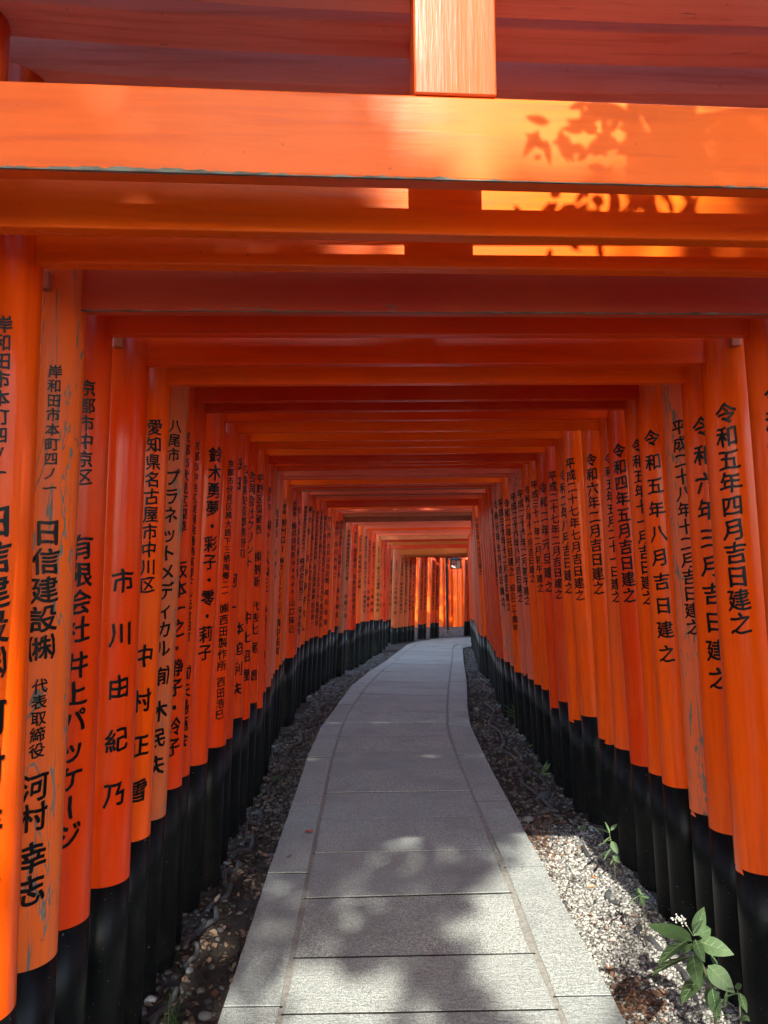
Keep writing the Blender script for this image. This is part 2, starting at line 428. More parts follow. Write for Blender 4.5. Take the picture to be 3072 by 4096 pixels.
# ------------------------------------------------------------------ stone path
path = empty('stone_path', Matrix.Translation((0, 0, 0))); props(path, kind='structure')
THK = .10
def slab(quad, name='paving_slab', gap=.0055, seed=0):
    """quad: four (x, y) corners counter-clockwise; builds a bevelled slab with slightly broken edges"""
    r = random.Random(seed); c = np.mean(quad, axis=0); q = []
    n = 4
    for i in range(n):
        a, b, p = np.array(quad[i]), np.array(quad[(i + 1) % n]), np.array(quad[i - 1])
        e1 = (b - a) / np.linalg.norm(b - a); e0 = (a - p) / np.linalg.norm(a - p)
        n1 = np.array((-e1[1], e1[0])); n0 = np.array((-e0[1], e0[0]))
        den = 1 + n1 @ n0
        q.append(a + (n1 + n0) / den * gap)
    ring = []
    for i in range(n):
        a, b = q[i], q[(i + 1) % n]; L = np.linalg.norm(b - a); k = max(2, int(L / .09))
        e = (b - a) / L; nn = np.array((-e[1], e[0]))
        for j in range(k):
            t = j / k
            ring.append(a + (b - a) * t + nn * (r.uniform(0, .003) if j else 0))
    dz = r.uniform(-.003, .003); tx, ty = r.uniform(-.003, .003), r.uniform(-.003, .003)
    vs = []; m = len(ring)
    for lvl, inset in ((-THK, 0), (-.0015, 0), (0, .0012)):
        for p in ring:
            d = c - p; d = d / np.linalg.norm(d)
            x, y = p + d * inset
            vs.append((x, y, z_path(y) + lvl + dz + tx * (x - c[0]) + ty * (y - c[1])))
    fs = []
    for l in range(2):
        for i in range(m):
            j = (i + 1) % m; fs.append((l * m + i, l * m + j, (l + 1) * m + j, (l + 1) * m + i))
    fs.append(tuple(range(2 * m, 3 * m)))
    o = Vector((c[0], c[1], z_path(c[1])))
    vs = [Vector(v) - o for v in vs]
    return mesh_obj(name, vs, fs, M_GRANITE, path, M=Matrix.Translation(o))
JG = .005   # half width of the long joints between the middle slabs and the edge slabs
cj = [(4300,4290),(4055,4040),(3830,3815),(3593,3571),(3414,3400),(3277,3266),(3172,3163),(3086,3077),(3009,3001),(2946,2943),(2893,2894),(2847,2851),(2811,2814),(2777,2781),(2750,2754),(2727,2729),(2706,2706),(2690,2692),(2674,2676),(2657,2659),(2642,2643)]
cy = []
for a, b in cj:
    yl = hit(1250, a)[1] if a < 4200 else 2.15; yr = hit(1900, b)[1] if a < 4200 else 2.17
    cy.append((yl, yr))
cy[0] = (cy[1][0] - .40, cy[1][1] - .40)
cy = [(cy[0][0] - .45 * k, cy[0][1] - .45 * k) for k in range(7, 0, -1)] + cy
while cy[-1][0] < 18.55: cy.append((cy[-1][0] + .50, cy[-1][1] + .50))
cy.append((19.1, 19.1))
nslab = 0
for (a, b), (a2, b2) in zip(cy[:-1], cy[1:]):
    nslab += 1
    slab([(xof(LIL, a) + JG, a), (xof(LIR, b) - JG, b), (xof(LIR, b2) - JG, b2), (xof(LIL, a2) + JG, a2)], seed=nslab)
def curb(lo, li, ys, sgn):
    global nslab
    for a, b in zip(ys[:-1], ys[1:]):
        nslab += 1
        # a long edge slab follows the bend in two straight runs
        mid = (a + b) / 2
        if sgn < 0: q = [(xof(lo, a), a), (xof(li, a) - JG, a), (xof(li, b) - JG, b), (xof(lo, b), b)]
        else: q = [(xof(li, a) + JG, a), (xof(lo, a), a), (xof(lo, b), b), (xof(li, b) + JG, b)]
        slab(q, 'edge_slab', seed=nslab)
ly = [hit(1000, y)[1] for y in (4027, 3495, 3219, 3030, 2909, 2823, 2751, 2682, 2639)]
ly = [ly[0] - .9 * k for k in range(4, 0, -1)] + ly
while ly[-1] < 18: ly.append(ly[-1] + .8)
ly.append(19.1); curb(LOL, LIL, ly, -1)
ry = [hit(2000, y)[1] for y in (3987, 3468, 3203, 3017, 2901, 2818, 2760, 2724, 2690, 2660)]
ry = [ry[0] - .9 * k for k in range(4, 0, -1)] + ry
while ry[-1] < 18: ry.append(ry[-1] + .8)
ry.append(19.1); curb(LOR, LIR, ry, 1)
for k in range(len(TURN_IN) - 1):
    i0, i1, o0, o1 = map(np.array, (TURN_IN[k], TURN_IN[k + 1], TURN_OUT[k], TURN_OUT[k + 1]))
    f = lambda a, b, t: a + (b - a) * t
    for t0, t1, nm in ((0, .15, 'edge_slab'), (.165, .5, 'paving_slab'), (.5, .835, 'paving_slab'), (.85, 1, 'edge_slab')):
        nslab += 1
        slab([tuple(f(o0, i0, t0)), tuple(f(o0, i0, t1)), tuple(f(o1, i1, t1)), tuple(f(o1, i1, t0))], nm, seed=nslab)
# sand in the two long joints
for li in (LIL, LIR):
    ys = np.arange(-1.0, 19.05, .2); jv, jf = [], []
    for k, y in enumerate(ys):
        jv += [(xof(li, y) - .02, y, z_path(y) - .004), (xof(li, y) + .02, y, z_path(y) - .004)]
        if k: jf.append((2 * k - 2, 2 * k - 1, 2 * k + 1, 2 * k))
    props(mesh_obj('joint_sand', jv, jf, M_JOINT, path), kind='stuff')
# dirt in the cross joints, a few millimetres below the surface
for j, (a, b) in enumerate(cy):
    if a > 19.05: continue
    v = []
    for t in np.linspace(0, 1, 8):
        y = a + (b - a) * t; x = xof(LIL, a) + (xof(LIR, b) - xof(LIL, a)) * t
        v += [(x, y - .006, z_path(y) - .0018), (x, y + .006, z_path(y) - .0018)]
    mesh_obj('cross_joint', v, [(2 * i, 2 * i + 2, 2 * i + 3, 2 * i + 1) for i in range(7)], M_GAP, path)
for lo, li, yy in ((LOL, LIL, ly), (LIR, LOR, ry)):
    for y in yy[:-1]:
        x0, x1 = xof(lo, y), xof(li, y)
        mesh_obj('cross_joint', [(x0, y - .006, z_path(y) - .002), (x1, y - .006, z_path(y) - .002), (x1, y + .006, z_path(y) - .002), (x0, y + .006, z_path(y) - .002)], [(0, 1, 2, 3)], M_GAP, path)
# ------------------------------------------------------------------ torii gates
FR = (.86, .090, .001); RE = (.73, .047, .001); DR = (.52, .020, .001); PK = (.76, .13, .065); BR = (.40, .11, .045); OB = (.50, .12, .02)
# paint colour and wear (1 = fresh) of tie beam / left pillar / right pillar
COLR = {
 'g0': (PK2 := (.84, .135, .020), .93, FR, .95, FR, .95), 'g1': ((.90, .150, .004), .92, FR, .95, FR, .95), 'g2': ((.88, .125, .003), .92, FR, 1, FR, .95),
 'g3': ((.50, .055, .03), .62, (.84, .12, .005), .34, FR, .9), 'g4': (RE, .75, RE, .95, FR, .95), 'g5': (RE, 1, RE, 1, FR, 1),
 'g6': (FR, .95, FR, 1, FR, 1), 'g6b': (RE, .8, (.62, .12, .03), .45, (.82, .135, .035), .24), 'g7': (DR, .95, RE, .95, FR, 1), 'g8': (DR, .95, RE, 1, FR, 1),
 'g9': (RE, 1, RE, 1, RE, 1), 'g10': (FR, 1, RE, 1, FR, .75), 'g10b': (RE, .9, RE, .95, FR, 1), 'g11': (FR, 1, RE, 1, FR, 1),
 'g12': (FR, 1, RE, 1, FR, 1), 'g13': (FR, 1, RE, 1, RE, .75), 'g14': (DR, .9, RE, .9, RE, 1), 'g15': (RE, .9, RE, .95, FR, 1), 'g16': (RE, .9, (.6, .1, .04), .6, FR, 1),
 'g17': (PK, .6, PK, .5, PK, .42), 'g18': (PK, .6, PK, .6, (.66, .13, .07), .75), 'g19': (FR, .95, FR, .95, FR, 1), 'g20': (PK, .7, FR, .8, (.66, .14, .07), .55),
 'g21': (RE, .7, PK, .6, PK, .4), 'g22': (BR, .6, RE, .9, RE, .95), 'g22b': (RE, .8, RE, .9, RE, .9), 'g23': (PK, .7, PK, .75, RE, .9), 'g24': (BR, .7, FR, .8, RE, .8),
 'g25': (PK, .8, RE, .85, RE, .8), 'g26': (RE, .8, RE, .6, RE, .8), 'g26b': (RE, .8, RE, .9, RE, .9), 'g27': (DR, .9, RE, .95, RE, .8), 'g28': (FR, .9, RE, 1, FR, 1),
 'g29': (PK, .7, FR, .9, PK, .7), 'g30': (PK, .7, RE, .8, RE, .8), 'g31': (BR, .7, RE, .9, BR, .7), 'g32': ((.24, .07, .045), .6, BR, .45, BR, .6), 'g33': (PK, .7, (.55, .10, .04), .8, PK, .7),
 'g34': (PK, .6, DR, .95, RE, .8), 'g35': (PK, .6, FR, .8, RE, .8), 'g36': (RE, .9, (.55, .10, .04), .8, RE, .8), 'g37': (PK, .6, RE, .8, BR, .8),
 'g38': (PK, .6, RE, .8, RE, .8), 'g39': (BR, .8, OB, .7, RE, .8), 'g40': (DR, .8, RE, .8, RE, .8), 'g41': (OB, .8, DR, .8, RE, .8), 'g42': (DR, .8, DR, .8, RE, .8), 'g43': (OB, .6, OB, .6, RE, .8)}
# lettering, top to bottom: (characters, y of the first, y of the last) as they stand on the pillar
TL = {
 'g2': [('岸和田市本町四ノ一',1298,1890),('日信建設㈱',2080,2650),('河村幸志',2870,3480)],
 'g3': [('岸和田市本町四ノ一',1485,1950),('日信建設㈱',2125,2585),('代表取締役',2738,2995),('河村',3140,3260),('幸志',3420,3550)],
 'g4': [('京都市中京区',1550,1905),('有限会社',2185,2515),('井上パッケージ',2655,3335)],
 'g5': [('市川由紀乃',2320,3170)],
 'g6': [('愛知県名古屋市中川区',1705,2335),('中村正雪',2620,3160)],
 'g6b': [('八尾市',1700,1815),('プラネットメディカル',1905,2590),('㈲',2700,2701),('木民夫',2840,3060)],
 'g7': [('京都市伏見区深草',1745,2105),('坂本一之・静子・玲子',2275,2985)],
 'g8': [('京都市中京区東洞院通蛸薬師下ル元竹田町',1780,2545),('㈲矢島商会',2690,2960)],
 'g9': [('鈴木勇夢・彩子・零・莉子',1815,2605)],
 'g10': [('京都市伏見区横大路下三栖南郷二一',1852,2370),('㈱西田製作所',2430,2660),('西田浩巳',2725,2855)],
 'g10b': [('毎日',1850,1930),('河一',2320,2430)],
 'g11': [('広島県安芸郡熊野町',1875,2212),('本迫利夫',2512,2755)],
 'g12': [('合同会社クリント',1905,2245),('中上昭理',2470,2700)],
 'g13': [('平野区瓜破西',1912,2115),('㈱創新',2225,2325),('代表',2425,2470),('七尾',2515,2590),('朗',2700,2701)],
 'g15': [('岐阜市',1960,2025),('㈱PLANET',2100,2378),('神崎光正・順子',2440,2655)],
 'g17': [('京都市・ソウル',2050,2300)],
 'g19': [('三重県',2002,2045),('㈲MGI',2088,2192),('㈱スリーナインズ',2240,2442),('森中祐次',2490,2602)],
 'g22': [('京都市',2012,2054),('株式会社Rosnes',2103,2362),('山口琢己',2410,2515)],
 'g22b': [('市山本英樹早苗',2040,2290)],
 'g23': [('愛知県豊田市加納町寺山一',2029,2205),('株式会社西三',2243,2388),('深谷浩次',2438,2525)],
 'g24': [('神戸市',2036,2125),('日中幸子代ム',2232,2510)],
 'g25': [('東京都大田区',2046,2130),('㈱クスマアトウキョウドウ',2150,2405)],
 'g26': [('愛知県丹羽郡扶桑町斎藤',2050,2228),('名古屋実業㈱',2268,2385),('田中啓一',2420,2490)],
 'g26b': [('千葉県銚子市',2050,2150),('㈱ストリートスタイル',2182,2384),('高橋和幸',2416,2490)],
 'g27': [('横浜市',2071,2115),('㈱松井建設グループKMD',2143,2392),('松井克久',2424,2500)],
 'g28': [('守山市',2075,2140),('たちばな自販',2183,2320),('龍司幸彦',2368,2487)],
 'g30': [('宮崎市',2092,2132),('田爪允和二',2175,2300)],
 'g31': [('桜井市河部',2089,2172),('朱夢工房',2226,2298),('高井等至',2362,2458)],
 'g33': [('兵庫県神崎郡福崎町八千種',2125,2312),('中家一女',2385,2462)],
 'g34': [('東京都',2134,2166),('福生教会',2200,2262),('佐野克彦裕香子',2306,2450)],
 'g35': [('大阪市北区',2144,2200),('昭和電気工業㈱',2228,2345)],
 'g36': [('横浜市神奈川区',2150,2225),('田中ミナ子・小林亜矢子',2252,2444)],
 'g37': [('京都市伏見区久一ノ二七ノ二五',2165,2330),('加藤寿一',2366,2448)],
 'g38': [('京都市',2175,2205),('㈱ハピネス・サポート',2222,2335),('六車政晴',2360,2440)],
 'g39': [('大阪市日の出町',2188,2246),('㈱日の丸繊維',2272,2350),('西保安彦',2378,2440)],
 'g40': [('大阪市中央区',2200,2260),('山下商店',2300,2420)],
 'g41': [('東京都台東区',2212,2270),('上野工業',2310,2420)],
 'g43': [('京都市伏見区大亀谷',2242,2330),('竹下幸一',2370,2440)],
 'g44': [('名古屋市中区',2243,2280),('レンター㈱',2315,2355),('阿部善三郎',2370,2450)],
 'g45': [('千葉県長生郡',2250,2298),('鈴木勇夢彩子零莉子',2335,2450)],
 'g46': [('京都市伏見区',2250,2320),('日本料理店',2335,2380),('大郷工務',2400,2445)],
 'g47': [('京都市',2245,2268),('㈱平和ガスケット',2282,2370),('加納知宏',2388,2435)],
 'g48': [('㈲三東工芸・熊東章',2250,2430)],
 'g49': [('大阪市中央区大手前三',2250,2312),('大阪地区開発株式会社',2330,2435)],
 'g50': [('大阪市北区天満橋',2252,2298),('龍宮川開発',2315,2370),('宮川昌俊',2385,2432)],
 'g51': [('大阪市',2258,2276),('㈱千代田測量設計',2298,2375),('西澤正晋',2392,2435)],
 'g52': [('兵庫県尼崎市五丁目',2258,2315),('辰野川電気㈱',2335,2385),('武山雄大',2398,2435)],
 'g53': [('和歌山県海草郡',2258,2300),('よしむらコットン',2312,2385),('福島英二',2402,2435)],
 'g54': [('大阪市',2330,2352),('大東',2385,2396),('伸明',2408,2420)]}
TR = {
 'g4': [('令和六年八月吉日建之',1570,2560)],
 'g5': [('令和五年四月吉日建之',1650,2490)], 'g6': [('令和六年三月吉日建之',1705,2710)],
 'g6b': [('平成二十八年十二月吉日建之',1705,2505)], 'g7': [('令和五年八月吉日建之',1750,2612)],
 'g8': [('令和五年十一月吉日建之',1780,2388)], 'g9': [('令和四年五月吉日建之',1800,2378)],
 'g10': [('令和五年五月二十一日建之',1834,2385)], 'g10b': [('令和六年二月吉日建之',1838,2350)],
 'g11': [('平成二十七年七月吉日建之',1850,2378)], 'g12': [('令和二年八月吉日建之',1900,2350)],
 'g13': [('平成二十七年二月吉日建之',1902,2375)], 'g14': [('令和二年元旦建之',1950,2345)],
 'g15': [('平成三十一年二月初午建之',1937,2350)], 'g16': [('令和六年十一月吉日建之',1958,2312)],
 'g17': [('平成二十六年二月初午建之',1974,2400)], 'g18': [('平成二十六年八月吉日建之',1986,2390)],
 'g19': [('令和二年元旦建之',2010,2285),('設立二十周年',2350,2508)], 'g20': [('平成三十年十二月吉日建之',2010,2425)],
 'g21': [('令和元年五月吉日建之',2018,2405)], 'g22': [('令和六年十二月吉日建之',2010,2325)],
 'g23': [('平成二十八年吉日建之',2035,2290)], 'g25': [('平成二十七年元旦建之',2040,2225),('創業五十周年記念',2245,2395)],
 'g28': [('令和五年九月吉日建之',2078,2288)], 'g27': [('平成二十五年五月吉日建之',2080,2310)],
 'g31': [('平成二十五年十二月吉日建之',2150,2330)]}

FONT_CACHE = {}
def glyph(ch, bold):
    key = (ch, bold)
    if key in FONT_CACHE: return FONT_CACHE[key]
    def raw(off, res):
        c = bpy.data.curves.new('glyph', 'FONT'); c.body = ch; c.size = 1.0; c.offset = off; c.resolution_u = res
        c.extrude = .012 if bold > .6 else .004
        o = bpy.data.objects.new('glyph', c); COL.objects.link(o)
        dg = bpy.context.evaluated_depsgraph_get()
        me = bpy.data.meshes.new_from_object(o.evaluated_get(dg))
        bpy.data.objects.remove(o); bpy.data.curves.remove(c)
        ar = sum(f.area for f in me.polygons if f.normal.z > .5)
        return me, ar
    me, _ = raw(0.0, 2 if bold > .6 else 1)
    bm = bmesh.new(); bm.from_mesh(me); bpy.data.meshes.remove(me)
    bmesh.ops.delete(bm, geom=[f for f in bm.faces if f.normal.z < -.5], context='FACES')
    if ch in 'ー': bmesh.ops.rotate(bm, cent=(.5, .38, 0), matrix=Matrix.Rotation(math.radians(-86), 3, 'Z'), verts=bm.verts)
    w = .30 if ord(ch) < 128 else .5
    if ord(ch) < 128:
        xs = [v.co.x for v in bm.verts]; w = (min(xs) + max(xs)) / 2
    yc = .36 if ord(ch) < 128 else .38
    for k in range(-4, 5):
        gm = list(bm.verts) + list(bm.edges) + list(bm.faces)
        bmesh.ops.bisect_plane(bm, geom=gm, plane_co=(w + k * .115, 0, 0), plane_no=(1, 0, 0))
    bmesh.ops.triangulate(bm, faces=[f for f in bm.faces if len(f.verts) > 4])
    bm.verts.index_update()
    P = np.array([v.co[:] for v in bm.verts]); Fc = [tuple(v.index for v in f.verts) for f in bm.faces]; bm.free()
    x, y, z = P[:, 0] - w, P[:, 1] - yc, P[:, 2]
    if ord(ch) < 128: x = x * 1.25; y = y * 1.15
    # brush hand: strokes climb to the right, uprights lean, edges swell a little
    y2 = y + .11 * x + .024 * np.sin(8 * x + 2.1 * y + ord(ch)) ; x2 = x * .98 - .03 * y + .024 * np.sin(7 * y + 3 * x + ord(ch) * 1.7)
    # a loaded brush lays the stroke down more than once: shifted layers swell it
    lay = [(0, 0), (.026, .010), (-.014, -.022), (.010, -.034)] if bold > .9 else ([(0, 0), (.026, .012), (-.010, -.026)] if bold > .6 else [(0, 0), (.024, -.024)])
    PP, FF = [], []
    for j, (dx, dy) in enumerate(lay):
        PP.append(np.stack([x2 + dx, y2 + dy, z + .003 * j], 1)); FF += [tuple(q + j * len(x2) for q in f) for f in Fc]
    FONT_CACHE[key] = (np.concatenate(PP), FF)
    return FONT_CACHE[key]

SEG = 40
def pillar_mesh(r, L, seed, z0=0.0, seg=SEG, wob=.0, rings=7, taper=.04):
    rr = random.Random(seed); vs, fs = [], []
    ph = [rr.uniform(0, 6.28) for _ in range(4)]
    for i in range(rings):
        z = z0 + (L - z0) * i / (rings - 1)
        for k in range(seg):
            t = 2 * math.pi * k / seg
            zz = z + ((.003 * math.sin(3 * t + ph[2]) + .002 * math.sin(7 * t + ph[3]) + rr.uniform(-.0012, .0012)) if i == 0 and z0 > 0 else 0)
            q = r * (1 - taper * z / max(L, .1)) * (1 + wob * (math.sin(2 * t + ph[0] + z) * .5 + math.sin(3 * t + ph[1] - 2 * z) * .5))
            vs.append((q * math.cos(t), q * math.sin(t), zz))
    for i in range(rings - 1):
        for k in range(seg):
            k2 = (k + 1) % seg; fs.append((i * seg + k, i * seg + k2, (i + 1) * seg + k2, (i + 1) * seg + k))
    fs.append(tuple((rings - 1) * seg + k for k in range(seg)))
    return vs, fs
def setcol(o, c, wear): o.color = (c[0], c[1], c[2], wear)

def inscription(parent, Mp, r, base, Lp, runs, ang, side, near, wear_text=0):
    """wraps lettering on the pillar; runs give heights along the pillar in metres"""
    vs, fs = [], []
    for s, h0, h1 in runs:
        n = len(s)
        pitch = abs(h0 - h1) / max(n - 1, 1)
        if n == 1: pitch = .12
        size = min(r * .84, pitch * .90) / .93
        for i, ch in enumerate(s):
            h = h0 + (h1 - h0) * (i / max(n - 1, 1))
            P, Fc = glyph(ch, 1.0 if near == 2 else (.8 if near == 1 else .5))
            rr = r * (1 - .04 * h / Lp) + .0012 + .006 * r
            a = ang + P[:, 0] * size / rr
            rad = rr + np.maximum(P[:, 2], 0) * size * (1.0 if near else .3)
            X = rad * np.sin(a); Y = -rad * np.cos(a); Z = h + P[:, 1] * size
            o = len(vs); vs += list(zip(X, Y, Z)); fs += [tuple(j + o for j in q) for q in Fc]
    if vs:
        return mesh_obj('inscription', vs, fs, M_INK, parent, M=Mp)

ORD = ['','first','second','third','fourth','fifth','sixth','seventh','eighth','ninth','tenth','eleventh','twelfth','thirteenth','fourteenth','fifteenth','sixteenth','seventeenth','eighteenth','nineteenth','twentieth']
def ordinal(n):
    if n <= 20: return ORD[n]
    t = {2: 'twenty', 3: 'thirty', 4: 'forty', 5: 'fifty'}[n // 10]
    if n % 10 == 0: return t[:-1] + 'ieth'
    return t + '-' + ORD[n % 10]
CN = {FR: 'bright vermilion', RE: 'deep red-orange', DR: 'dark red', PK: 'faded pinkish', BR: 'brown weathered', OB: 'ochre-orange', PK2: 'pale orange'}
TIE_H = [.165, .15, .17, .15, .14]
def make_gate(idx, name, A, B, xbl, ypl, xbr, ypr, r, cols, textl, textr, top_extra=0.0, lab=None, group='torii gates lining the path', lintel_len=.22, plain=False, rl=None, rrt=None):
    A, B = V3(A), V3(B)
    ex = B - A; tilt = ex.z; wid = math.hypot(ex.x, ex.y); exh = Vector((ex.x, ex.y, 0)).normalized()
    ey = Vector((-exh.y, exh.x, 0))
    t = .046; rl = rl or r; rrt = rrt or r
    seg = 48 if A.y < 4.5 else (32 if A.y < 9 else 20)
    offl = math.sqrt(rl * rl * .93 - (t / 2) ** 2); offr = math.sqrt(rrt * rrt * .93 - (t / 2) ** 2)
    tl = A - exh * offl + ey * (t / 2); tr = B + exh * offr + ey * (t / 2)
    mid = (tl + tr) / 2; zb = z_path(mid.y) - .1
    org = Vector((mid.x, mid.y, zb)); MG = frame(org, exh)
    gate = empty('torii_gate', MG)
    rr = random.Random(idx * 13 + 5)
    tie_h = TIE_H[idx % 5] if idx > 3 else (.165, .165, .165, .15)[idx]
    if tie_h and top_extra: tie_h += .0
    gap = (.22, .285, .27, .25)[idx] if idx < 4 else rr.uniform(.19, .28)
    beamz = (A.z + B.z) / 2
    lint_z = beamz + tie_h + gap
    tcol, twear, lc, lw, rc, rw = cols
    # tie beam: sits through both pillars, front lower edge on A-B
    L2 = wid / 2 + .06; cmid = (A + B) / 2
    bm = box_bm(-L2, L2, 0, t, 0, tie_h, .004, 2)
    if idx < 12 or idx % 3 == 0:
        for v in bm.verts: v.co.y += .0015 * math.sin(v.co.x * 3 + idx)
    MT = frame(cmid, ex)
    tie = link('tie_beam', bm_mesh('tie_beam', bm, M_PH), gate, MT); setcol(tie, tcol, twear)
    if idx in (0, 3):
        rb = random.Random(idx + 300); vs, fs = [], []; m_ = 160; amp = {0: .0048, 3: .0030}.get(idx, .002)
        wv = [rb.uniform(0, 6) for _ in range(4)]
        for i in range(m_ + 1):
            x = -L2 + 2 * L2 * i / m_
            h_ = amp * max(0, .25 + .5 * math.sin(x * 3 + wv[0]) + .4 * math.sin(x * 11 + wv[1]) + rb.uniform(-.6, .5))
            vs += [(x, -.0012, h_ + .0004), (x, -.0012, -.0012), (x, .004 + h_ * .6, -.0012)]
            if i: o_ = 3 * i; fs += [(o_ - 3, o_ - 2, o_ + 1, o_), (o_ - 2, o_ - 1, o_ + 2, o_ + 1)]
        mesh_obj('bare_wood_edge', vs, fs, M_BARE, tie, M=MT)
    # strut on the middle of the tie beam
    sw = .080; sx = -.046 if idx < 3 else 0.0
    bm = box_bm(sx - sw, sx + sw, -.006, t + .006, tie_h, tie_h + gap + .004, .003, 1)
    st = link('strut', bm_mesh('strut', bm, M_PV), gate, MT); setcol(st, tcol if idx else (.52, .075, .016), .99)
    # lintel: rounded front and back, flat underside, slight upward sweep of the cap
    prof = [(.056, 0), (.058, .006), (.0585, .05), (.054, .09), (.044, .12), (.028, .14)]
    prof = [(t / 2 - p, z) for p, z in reversed(prof)] + [(t / 2 + p, z) for p, z in prof]
    half = wid / 2 + .19 + lintel_len; n = len(prof); xs = np.linspace(-half, half, 9)
    vs, fs = [], []
    for x in xs:
        sw2 = .05 * (abs(x) / half) ** 3
        for p, z in prof: vs.append((x, p, tie_h + gap + z + sw2))
    for i in range(len(xs) - 1):
        for k in range(n):
            k2 = (k + 1) % n; fs.append((i * n + k, i * n + k2, (i + 1) * n + k2, (i + 1) * n + k))
    fs.append(tuple(reversed(range(n)))); fs.append(tuple((len(xs) - 1) * n + k for k in range(n)))
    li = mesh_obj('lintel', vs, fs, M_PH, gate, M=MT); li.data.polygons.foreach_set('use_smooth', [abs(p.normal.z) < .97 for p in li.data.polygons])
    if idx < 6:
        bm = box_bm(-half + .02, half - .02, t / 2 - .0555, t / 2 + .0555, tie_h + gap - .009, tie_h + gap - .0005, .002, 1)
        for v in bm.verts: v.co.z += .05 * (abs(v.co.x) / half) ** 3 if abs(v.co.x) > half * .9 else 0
        sb = link('underside_shade_board', bm_mesh('underside_shade_board', bm, M_PH), gate, MT); setcol(sb, (.40, .012, .002), .9); setcol(li, (.86, .46, .42) if idx < 4 else tcol, .62 if idx < 4 else min(twear, .8))  # deep red board stands in for underside shade, pale pink lintel for sky sheen
    vs2 = []
    capp = [(-.028, 0), (.028 + t, 0), (.034 + t, .05), (.01 + t, .078), (-.01, .078), (-.034, .05)]
    for x in xs:
        sw2 = .05 * (abs(x) / half) ** 3
        for p, z in capp: vs2.append((x * 1.03, p, tie_h + gap + .142 + z + sw2))
    n = len(capp); fs2 = []
    for i in range(len(xs) - 1):
        for k in range(n):
            k2 = (k + 1) % n; fs2.append((i * n + k, i * n + k2, (i + 1) * n + k2, (i + 1) * n + k))
    fs2.append(tuple(reversed(range(n)))); fs2.append(tuple((len(xs) - 1) * n + k for k in range(n)))
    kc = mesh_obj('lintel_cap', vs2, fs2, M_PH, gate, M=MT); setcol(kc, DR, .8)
    # pillars
    near = 2 if A.y < 4.4 else (1 if A.y < 9.5 else 0)
    for side, top, xb, yp, pc, pw, txt, rad in ((-1, tl, xbl, ypl, lc, lw, textl, rl), (1, tr, xbr, ypr, rc, rw, textr, rrt)):
        def on_plane(px, py, off=0.0):
            rv = ray(px, py); p0 = top - ey * off
            tt = ((p0.x - CAM[0]) * ey.x + (p0.y - CAM[1]) * ey.y) / (rv[0] * ey.x + rv[1] * ey.y)
            return V3(CAM + rv * tt)
        if xb is not None:
            p = on_plane(xb, yp); u = (p - top).dot(exh) + side * rad * 1.0; zp = p.z
            lean = u / (zp - top.z)          # sideways per metre of height
        else:
            lean = -side * .045
            zp = z_path(top.y) + {-1: .38, 1: .50}[side] if yp is None else yp
        # axis direction, upward
        ax = (Vector((0, 0, 1)) + exh * lean).normalized()
        ztop = lint_z + .02
        def at(z): return top + exh * lean * (z - top.z) + Vector((0, 0, z - top.z))
        foot0 = at(0.0); zgr = zg(foot0.x, foot0.y) - .06
        foot = at(zgr)
        Mp = frame(foot, exh, ax)
        Lp = (ztop - zgr) / ax.z
        old = pw < .6
        v, f = pillar_mesh(rad, Lp, idx * 2 + side, z0=(zp - zgr) / ax.z - .02, seg=seg, wob=.008 if old else .004, rings=9 if old else 4)
        pl = mesh_obj('pillar', v, f, M_PV, gate, True, Mp); setcol(pl, pc, pw)
        v, f = pillar_mesh(rad * .992, (zp - zgr) / ax.z, idx * 2 + side, seg=seg, rings=4, taper=.0, wob=.006)
        sl = mesh_obj('foot_sleeve', v, f, M_BLACK, pl, True, Mp)
        if txt and not plain:
            runs = []
            vd = V3(CAM) - top; 
            for s, y0, y1 in txt:
                h = []
                for yy in (y0, y1):
                    # the lettering stands on the face of the pillar: search the height seen at this row
                    lo, hi = zgr, ztop
                    for _ in range(40):
                        m_ = (lo + hi) / 2
                        q = at(m_) - ey * rad * .75 - exh * side * rad * .6
                        if proj(q)[1] > yy: lo = m_
                        else: hi = m_
                    h.append((lo - zgr) / ax.z)
                runs.append((s, h[0], h[1]))
            dc = V3(CAM) - top
            if idx >= 44: ang = math.atan2(dc.dot(exh), -dc.dot(ey)) + math.radians(6)
            else: ang = -side * math.radians(interp(top.y, (1.5, 2.4, 2.8, 4.0, 9, 20), (26, 34, 38, 44, 44, 40)))
            inscription(pl, Mp, rad, foot, Lp, runs, ang, side, near)
    # wedges in the mortise beside the left pillar
    for side, top in ((-1, tl), (1, tr)):
        if idx in (2, 3, 5, 9):
            bm = box_bm(-.018, .018, -.02, .05, -.05, -.001, .003)
            MW = frame(top + exh * (-side) * (r * .2) - ey * r * 1.0 + Vector((0, 0, tie_h * .55)), exh)
            wd = link('wedge', bm_mesh('wedge', bm, M_PV), gate, MW); setcol(wd, (.40, .10, .05), .6)
    return gate

def psi_for(y):
    return math.radians(interp(y, (1.5, 2.5, 4.0, 6, 10, 14, 16, 18, 20, 22), (4.6, 2.6, 1.0, .2, -1.5, -5, -8, -12, -18, -22)))
solved = []
for g in G:
    p = psi_for(solve(*g[1:5], 0, W)[0][1])
    A, B = solve(*g[1:5], p, W)
    solved.append([g[0], A, B, g])
